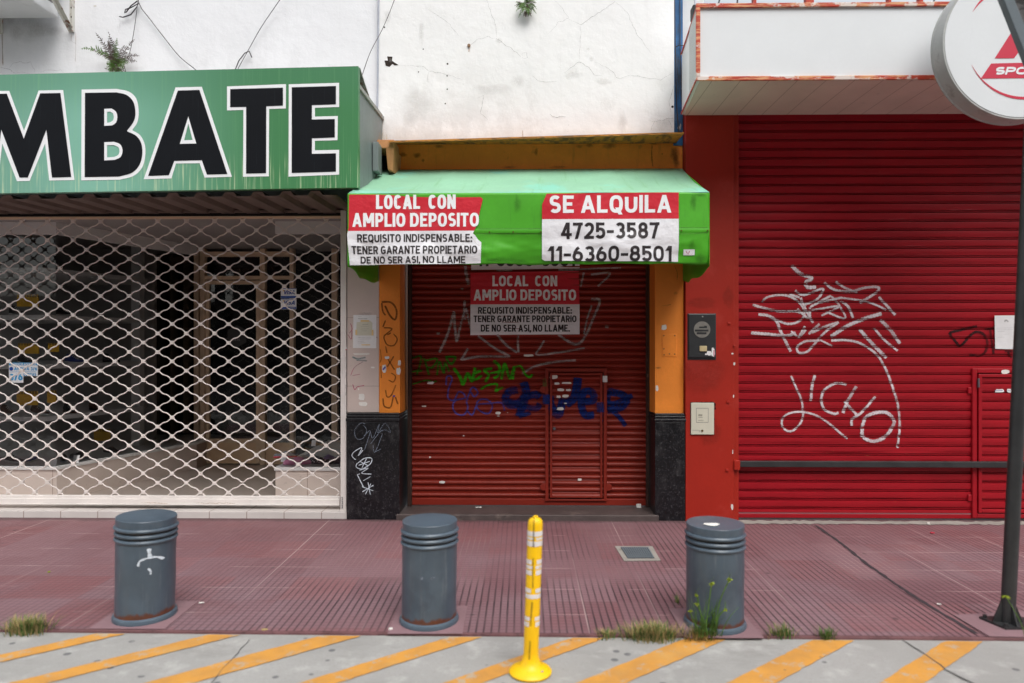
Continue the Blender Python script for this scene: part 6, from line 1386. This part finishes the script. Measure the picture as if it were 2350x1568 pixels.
for i in range(70): blade(lv, root + Vector((random.uniform(-.06, .07), random.uniform(-.03, .04), random.uniform(-.02, .0))), random.uniform(.08, .24), Vector((random.uniform(-1.1, 1.2), random.uniform(-.5, .5), 0)), random.uniform(.002, .004), 6)
sm.build('stem', 'green_leaf', fw, smooth=0); lv.build('leaves', 'green_leaf', fw, smooth=0)
f3 = thing('flowering_weed', 'single yellow-green weed head on a thin stalk by the leaning pole', 'weed', G(2300, 1455, Z0))
fl, sm = MB(), MB(); hd = W(2308, 1368, G(2300, 1455).y - .1); sm.tube(smooth_line([Vector((hd.x + .12, hd.y + .02, Z0)), Vector((hd.x + .08, hd.y, .1)), hd], .03), .002, 5)
for k in range(40):
    d = Vector((random.gauss(0, 1.4), random.gauss(0, .5), random.gauss(0, .6) - .3)).normalized() * .03 * random.uniform(.4, 1.1); s = Vector((random.uniform(-1, 1), 0, random.uniform(-1, 1))) * .004; fl.add([hd - s, hd + s, hd + d], [(0, 1, 2)])
fl.build('flower_head', 'flower', f3, smooth=0); sm.build('stem', 'green_leaf', f3, smooth=0)
# litter on the pavement
def bit(label, u, v, sx, sy, mat='litter', z=0., cat='litter', h=.006):
    p = G(u, v, z); mb = MB(); n = 8
    mb.slab([(p.x + sx * math.cos(2 * math.pi * k / n) * random.uniform(.7, 1.1), p.y + sy * math.sin(2 * math.pi * k / n) * random.uniform(.7, 1.1), z + .005) for k in range(n)], (random.uniform(-.003, .003), 0, h))
    return mb.build('litter_scrap', mat, None, smooth=0, label=label, category=cat)
p = G(462, 1387); MB().tube([(p.x - .014, p.y, .008), (p.x + .014, p.y + .006, .008)], .0045, 10).build('cigarette_butt', 'litter', None, label='white cigarette butt on the pavement right of the splashed bollard', category='cigarette butt')
p = G(2155, 1390); MB().tube([(p.x - .009, p.y + .006, .008), (p.x + .010, p.y - .006, .008)], .0045, 10).build('cigarette_butt', 'litter', None, label='white cigarette butt on the pavement left of the leaning pole base', category='cigarette butt')
bit('white paper crumb on the kerb line below the middle bollard', 897, 1452, .014, .012, z=Z0, h=.02)
bit('white crumpled scrap on the dark doorstep under the brick-red shutter, at its right end', 1466, 1166, .03, .02, z=.05, h=.03)
bit('flat white scrap on the dark doorstep under the brick-red shutter, near its middle', 1098, 1166, .035, .012, z=.05, h=.004)
bit('red and white scrap on the pavement before the crimson shutter', 2140, 1225, .02, .012, 'emblem_red')
bit('tiny green scrap on the pavement near the left picture edge', 112, 1315, .009, .008, 'flower')
bit('white scrap on the concrete strip at the foot of the crimson shutter', 2130, 1204, .014, .008, h=.012)
bit('pale orange pebble on the kerb between the left and the middle bollard', 608, 1451, .02, .012, 'dry_leaf', z=Z0, h=.012)
bit('white stone wedged in the broken foot of the right black pillar', 1529, 1191, .022, .012, z=0, h=.07)

# ================================================================== GOODS AND STICKERS IN THE SHOP WINDOW
def sticker(name, label, P4, mat, extra, off=.0035, Y=6.76):
    t = thing(name, label, 'sticker', W(*P4[0], Y))
    o = MB().slab([W(u, v, Y) + Vector((0, -.004, 0)) for u, v in P4], (0, .001, 0)).build('backing', mat, t, smooth=0)
    extra(t, o); return t
ZV = Zc(700, 740, 2.119)
def visa(y0_, y1_, deb):
    def ex(t, o):
        c = ZV; Y = 6.76
        fx = lambda b, m, nm: MB().box(*[(lambda q: q)(v) for v in (W(*c(b[0], b[3]), Y).x, W(*c(b[2], b[1]), Y).x, Y - .0055, Y - .0042, W(*c(b[0], b[3]), Y).z, W(*c(b[2], b[1]), Y).z)]).build(nm, m, t, smooth=0)
        fx((900, y1_ - 20, 1028, y1_ - 2), 'blue_print', 'blue_band')
        fx((900, y0_, 1028, y0_ + 4), 'blue_print', 'blue_band')
        a, b = W(*c(918, y0_ + 50), Y), W(*c(1016, y0_ + 15), Y)
        lettering('lettering', 'blue_print', t, [('VISA', a.x, b.x, a.z, b.z, .22, dict(shear=.28, gap=.03))], lambda x, z, d: Vector((x, Y - .0055 - d, z)))
        flat('flash', 'tape_yellow', t, c, Y, [(912, y0_ + 12), (930, y0_ + 12), (926, y0_ + 30)], .0062)
        if deb:
            a, b = W(*c(972, y1_ - 6), Y), W(*c(1022, y1_ - 16), Y)
            lettering('lettering', 'white_print', t, [('DEBITO', a.x, b.x, a.z, b.z, .2, dict(shear=.2))], lambda x, z, d: Vector((x, Y - .0065 - d, z)))
    return ex
q4 = lambda x0, y0, x1, y1: [ZV(x0, y1), ZV(x1, y1), ZV(x1, y0), ZV(x0, y0)]
sticker('card_sticker', 'blue and white credit card sticker, upper one on the right shop window', q4(898, 878, 1030, 962), 'white_print', visa(878, 962, False))
sticker('card_sticker', 'blue and white debit card sticker, lower one on the right shop window', q4(898, 966, 1030, 1054), 'white_print', visa(966, 1054, True))
ZH = Zc(0, 1400, 2.119)
def ahora(t, o):
    Y = 6.76; pl = lambda x, z, d: Vector((x, Y - .0055 - d, z))
    flat('blue_band', 'sky_blue_print', t, ZH, Y, [(80, 131), (323, 131), (323, 108), (80, 108)], .0052)
    flat('blue_band', 'sky_blue_print', t, ZH, Y, [(84, 188), (312, 187), (312, 184), (84, 185)], .0052)
    L = lambda s, x0, x1, y0, y1, t_, **k: (s, W(*ZH(x0, y1), Y).x, W(*ZH(x1, y1), Y).x, W(*ZH(x0, y1), Y).z, W(*ZH(x0, y0), Y).z, t_, k)
    lettering('lettering', 'sky_blue_print', t, [L('AHORA', 122, 252, 147, 173, .24, gap=.08), L('3/6', 262, 318, 146, 175, .24), L('3/6', 84, 195, 202, 258, .25, gap=.06), L('CUOTAS', 202, 310, 196, 220, .22)], pl)
    lettering('lettering', 'white_print', t, [L('COMERCIO ADHERIDO', 96, 310, 113, 130, .2)], lambda x, z, d: Vector((x, Y - .0066 - d, z)))
    q = W(*ZH(98, 160), Y); mb = MB(); mb.tube([(q.x, Y - .006, q.z), (q.x, Y - .005, q.z)], .019, 20); lo = mb.build('logo', 'blue_print', t)
sticker('offer_sticker', 'white and light blue instalment offer sticker on the left shop window', [ZH(78, 278), ZH(200, 278), ZH(200, 222), ZH(323, 222), ZH(323, 108), ZH(78, 108)], 'white_print', ahora)
# alarm notice on the door glass
aq = ZV(525, 1290); t = thing('alarm_notice', 'dim hexagonal alarm notice on the glass of the shop door', 'notice', W(*aq, YD))
MB().slab([W(*ZV(x, y), YD - .005) for x, y in ((445, 1230), (525, 1190), (605, 1230), (605, 1335), (525, 1378), (445, 1335))], (0, .001, 0)).build('plate', pm('dim_plate', S(66, 66, 66), .6), t, smooth=0)
a_, b_ = W(*ZV(495, 1322), YD), W(*ZV(552, 1302), YD)
lettering('lettering', pm('dim_ink', S(150, 150, 150), .6), t, [('24 HS', a_.x, b_.x, a_.z, b_.z, .2)], lambda x, z, d: Vector((x, YD - .0075 - d, z)))

def shoe(label, loc, rz, L, upper, sole, kind='shoe', tilt=0., group=None):
    t = thing('slipper' if kind == 'slipper' else kind, label, 'slipper' if kind == 'slipper' else 'shoe', loc, group)
    n = 16; m = 14; M = Matrix.Translation(loc) @ Matrix.Rotation(rz, 4, 'Z') @ Matrix.Rotation(tilt, 4, 'Y')
    wv = lambda s: .5 * L * (.17 + .045 * math.sin(math.pi * min(1, s * 1.1)) + .035 * math.exp(-((s - .72) / .2) ** 2)) * (max(0, 1 - ((s - .5) / .5) ** 6)) ** .5
    def top(s):
        if kind == 'slipper': return L * (.16 + .12 * math.exp(-((s - .52) / .2) ** 2) + .05 * math.exp(-((s - .05) / .12) ** 2)) * (max(.0, 1 - ((s - .5) / .5) ** 8)) ** .5
        return L * (.13 + .24 / (1 + math.exp((s - .46) * 11))) * (max(0, 1 - ((s - .5) / .5) ** 10)) ** .5
    so, up = MB(), MB()
    def ring(s, zb, zt, k, grow=1.):
        a = math.pi * 2 * k / m; w = wv(s) * grow; zc, h = (zb + zt) / 2, (zt - zb) / 2
        c, si = math.cos(a), math.sin(a); taper = 1 - .38 * max(0, si)
        return M @ Vector(((s - .5) * L, w * math.copysign(abs(c) ** .7, c) * taper, zc + h * math.copysign(abs(si) ** .8, si)))
    def loft(mb, f):
        vs = [f(min(.997, max(.003, i / n)), k) for i in range(n + 1) for k in range(m)]
        mb.add(vs, [(i * m + k, i * m + (k + 1) % m, (i + 1) * m + (k + 1) % m, (i + 1) * m + k) for i in range(n) for k in range(m)] + [list(range(m)), [n * m + k for k in range(m)][::-1]])
    loft(so, lambda s, k: ring(s, 0, .075 * L + .03 * L * (s < .3), k, 1.06)); loft(up, lambda s, k: ring(s, .05 * L, max(.09 * L, top(s)), k))
    u = up.build('upper', upper, t, smooth=50); so.build('sole', sole, t, smooth=50)
    op = MB(); cs = .2 if kind != 'slipper' else .3; op.add([M @ Vector(((cs - .5) * L + .14 * L * math.cos(2 * math.pi * k / 16), .065 * L * math.sin(2 * math.pi * k / 16), top(cs) * .985 + .006)) for k in range(16)], [list(range(16))])
    op.build('opening', 'shoe_grey' if upper != 'shoe_grey' else 'shoe_black', t, smooth=0)
    if kind != 'slipper':
        lc = MB()
        for i in range(4):
            s = .42 + i * .075; z = top(s) + .004
            lc.tube([M @ Vector(((s - .5) * L, -.05 * L, z - .01)), M @ Vector(((s - .5) * L, 0, z + .004)), M @ Vector(((s - .5) * L, .05 * L, z - .01))], .003, 5)
        lc.build('laces', 'sole_white', t)
    return t
zsh = {4: BZ + .003, 1: .847, 2: 1.371, 3: 1.866}
def sh_at(u, lev, y): p = W(u, 784, y); return Vector((p.x, y, zsh[lev]))
for lbl, u, lev, y, rz, L, upm, sol, kd, tl in (
    ('brown lace shoe on the lower shelf of the left shop window, at the picture edge', 20, 1, 7.10, .5, .30, 'shoe_brown', 'sole_white', 'shoe', 0),
    ('brown lace shoe on the lower shelf beside the yellow card', 92, 1, 7.15, .4, .29, 'shoe_brown', 'sole_white', 'shoe', 0),
    ('dark shoe on the lower shelf behind the brown lace shoes', 160, 1, 7.35, .6, .27, 'shoe_black', 'shoe_brown', 'shoe', 0),
    ('tan low shoe on the lower shelf near the white post', 222, 1, 7.6, .5, .27, 'shoe_brown', 'shoe_black', 'shoe', 0),
    ('black sneaker with white sole on the middle shelf above the offer sticker', 60, 2, 7.10, .5, .30, 'shoe_black', 'sole_white', 'shoe', 0),
    ('blue sneaker with white sole on the middle shelf', 172, 2, 7.25, .3, .28, 'shoe_blue', 'sole_white', 'shoe', 0),
    ('black boot shape on the middle shelf near the white post', 255, 2, 7.7, .4, .27, 'shoe_black', 'shoe_black', 'shoe', 0),
    ('dark grey sneaker on the upper shelf at the picture edge', 40, 3, 7.10, .5, .30, 'shoe_black', 'sole_white', 'shoe', 0),
    ('black shoe on the upper shelf behind the glass corner', 150, 3, 7.3, .4, .28, 'shoe_black', 'sole_white', 'shoe', 0),
    ('black shoe with white sole on the window floor near the left picture edge', 35, 4, 6.95, .3, .28, 'shoe_black', 'sole_white', 'shoe', 0),
    ('navy shoe with white sole on the window floor left of the slip-ons', 75, 4, 7.05, 1.3, .27, 'shoe_blue', 'sole_white', 'shoe', 0),
    ('black slip-on with pale lining on the window floor just right of the glass corner', 146, 4, 7.05, 1.0, .26, 'shoe_black', 'shoe_grey', 'slipper', 0),
    ('second black slip-on with pale lining on the window floor, turned outward', 184, 4, 7.2, .2, .26, 'shoe_black', 'shoe_grey', 'slipper', 0),
    ('small black sandal on the window floor far along the slanting window', 255, 4, 7.6, .4, .24, 'shoe_black', 'shoe_black', 'slipper', 0)):
    shoe(lbl, sh_at(u, lev, y), -rz, L, upm, sol, kd, tl)
for lbl, u, y, rz, L, upm, sol in (('fluffy pink slipper at the front of the right shop window', 684, 6.90, .2, .28, 'pink', 'pink'), ('grey felt slipper behind the pink slipper', 708, 7.12, .5, .25, 'shoe_grey', 'shoe_grey'), ('black spotted slipper right of the pink slipper', 735, 6.92, -.15, .24, 'spotted', 'shoe_black'), ('black spotted slipper half hidden by the white guide rail', 774, 6.95, .1, .24, 'spotted', 'shoe_black'), ('patterned grey slipper at the back of the right shop window', 655, 7.3, .3, .24, 'shoe_grey', 'emblem_red'), ('lilac slipper standing behind the black spotted slippers', 752, 7.12, 1.2, .22, 'lilac', 'lilac')):
    if 'spotted' not in MT:
        n = NT('spotted'); c = n.mix(n.ramp(n.vor(34), .26, .2), S(26, 26, 30), S(215, 218, 224)); MT['spotted'] = n.done(c, .8)
        MT['lilac'] = pm('lilac', S(186, 160, 216), .8, .1, 40)
    p = W(u, 784, y); shoe(lbl, Vector((p.x, y, BZ + .003)), rz, L, upm, sol, 'slipper')
# cards and tags in the window
n = NT('hazard_card'); x, y, z = n.xyz()
MT['hazard'] = lines_mat('hazard', S(226, 174, 30), .028, 0, .016, S(20, 20, 20), .6, 0)
def card(label, u, v0, v1, w_, y, head=True):
    a, b = W(u - w_ / 2, v1, y), W(u + w_ / 2, v0, y)
    t = thing('display_card', label, 'card', (a.x, y, a.z)); h = b.z - a.z
    MB().box(a.x, b.x, y, y + .012, a.z, b.z - h * .22).build('card', 'cardboard_yellow', t, smooth=0)
    MB().box(a.x, b.x, y - .001, y + .011, b.z - h * .22, b.z).build('striped_header', 'hazard', t, smooth=0)
card('yellow display card with striped header on the upper shelf of the left window', 63, 676, 704, 49, 7.0)
card('yellow display card with striped header on the middle shelf of the left window', 65, 788, 812, 47, 7.0)
card('narrow yellow display card at the glass corner on the middle shelf', 122, 788, 808, 24, 7.05)
card('yellow display card with striped header on the lower shelf of the left window', 62, 898, 930, 48, 7.0)
card('narrow yellow card at the glass corner on the lower shelf', 118, 896, 925, 20, 7.05)
card('yellow display card on the window floor far along the slanting window', 234, 985, 1012, 38, 7.9)
def tag(label, u, v0, v1, w_, y):
    a, b = W(u - w_ / 2, v1, y), W(u + w_ / 2, v0, y)
    MB().slab([(a.x, y, a.z), (b.x, y, a.z), (b.x, y + .03, b.z), (a.x, y + .03, b.z)], (0, .002, 0)).build('price_tag', 'paper', None, smooth=0, label=label, category='price tag')
tag('white price tag on the window sill at the glass corner', 120, 1055, 1075, 14, 6.78)
tag('white price tag in front of the pale-lined slip-ons', 172, 1046, 1068, 14, 6.95)
tag('white price tag at the left end of the right shop window', 650, 1040, 1060, 12, 6.9)
tag('white price tag above the grey felt slipper', 719, 1011, 1024, 10, 7.1)

# ================================================================== ACROSS THE STREET (out of view; reflected in the glass, heights and dark walls shaped to deepen shade)
def opp(label, x0, x1, y, h, col):
    t = thing('street_building', label, 'building', ((x0 + x1) / 2, y, Z0)); m = pm('render_' + str(int(x0 + 100)), col, .8, .08)
    MB().box(x0, x1, y - 6, y, Z0, h).build('wall', m, t, smooth=0); MB().box(x0 - .1, x1 + .1, y - 6.1, y + .25, h, h + .25).build('cornice', m, t, smooth=0)
    k = x0 + .8
    while k < x1 - 1.4:
        for zz in (.4, 3.4, 6.4, 9.4):
            if zz + 1.8 < h:
                MB().box(k, k + 1.2, y, y + .03, zz, zz + 1.9).build('window', 'shoe_black', t, smooth=0)
        k += 2.2
opp('low pale building across the street, left of the street trees', -34, -14, -15, 3.2, S(110, 104, 96))
opp('grey tall building across the street behind the camera', -13.5, 6, -15, 17., S(84, 78, 72))
opp('ochre tall building across the street at the far right', 6.5, 30, -15, 16., S(92, 80, 66))


for o in bpy.data.objects:
    if '_w' in o: del o['_w']
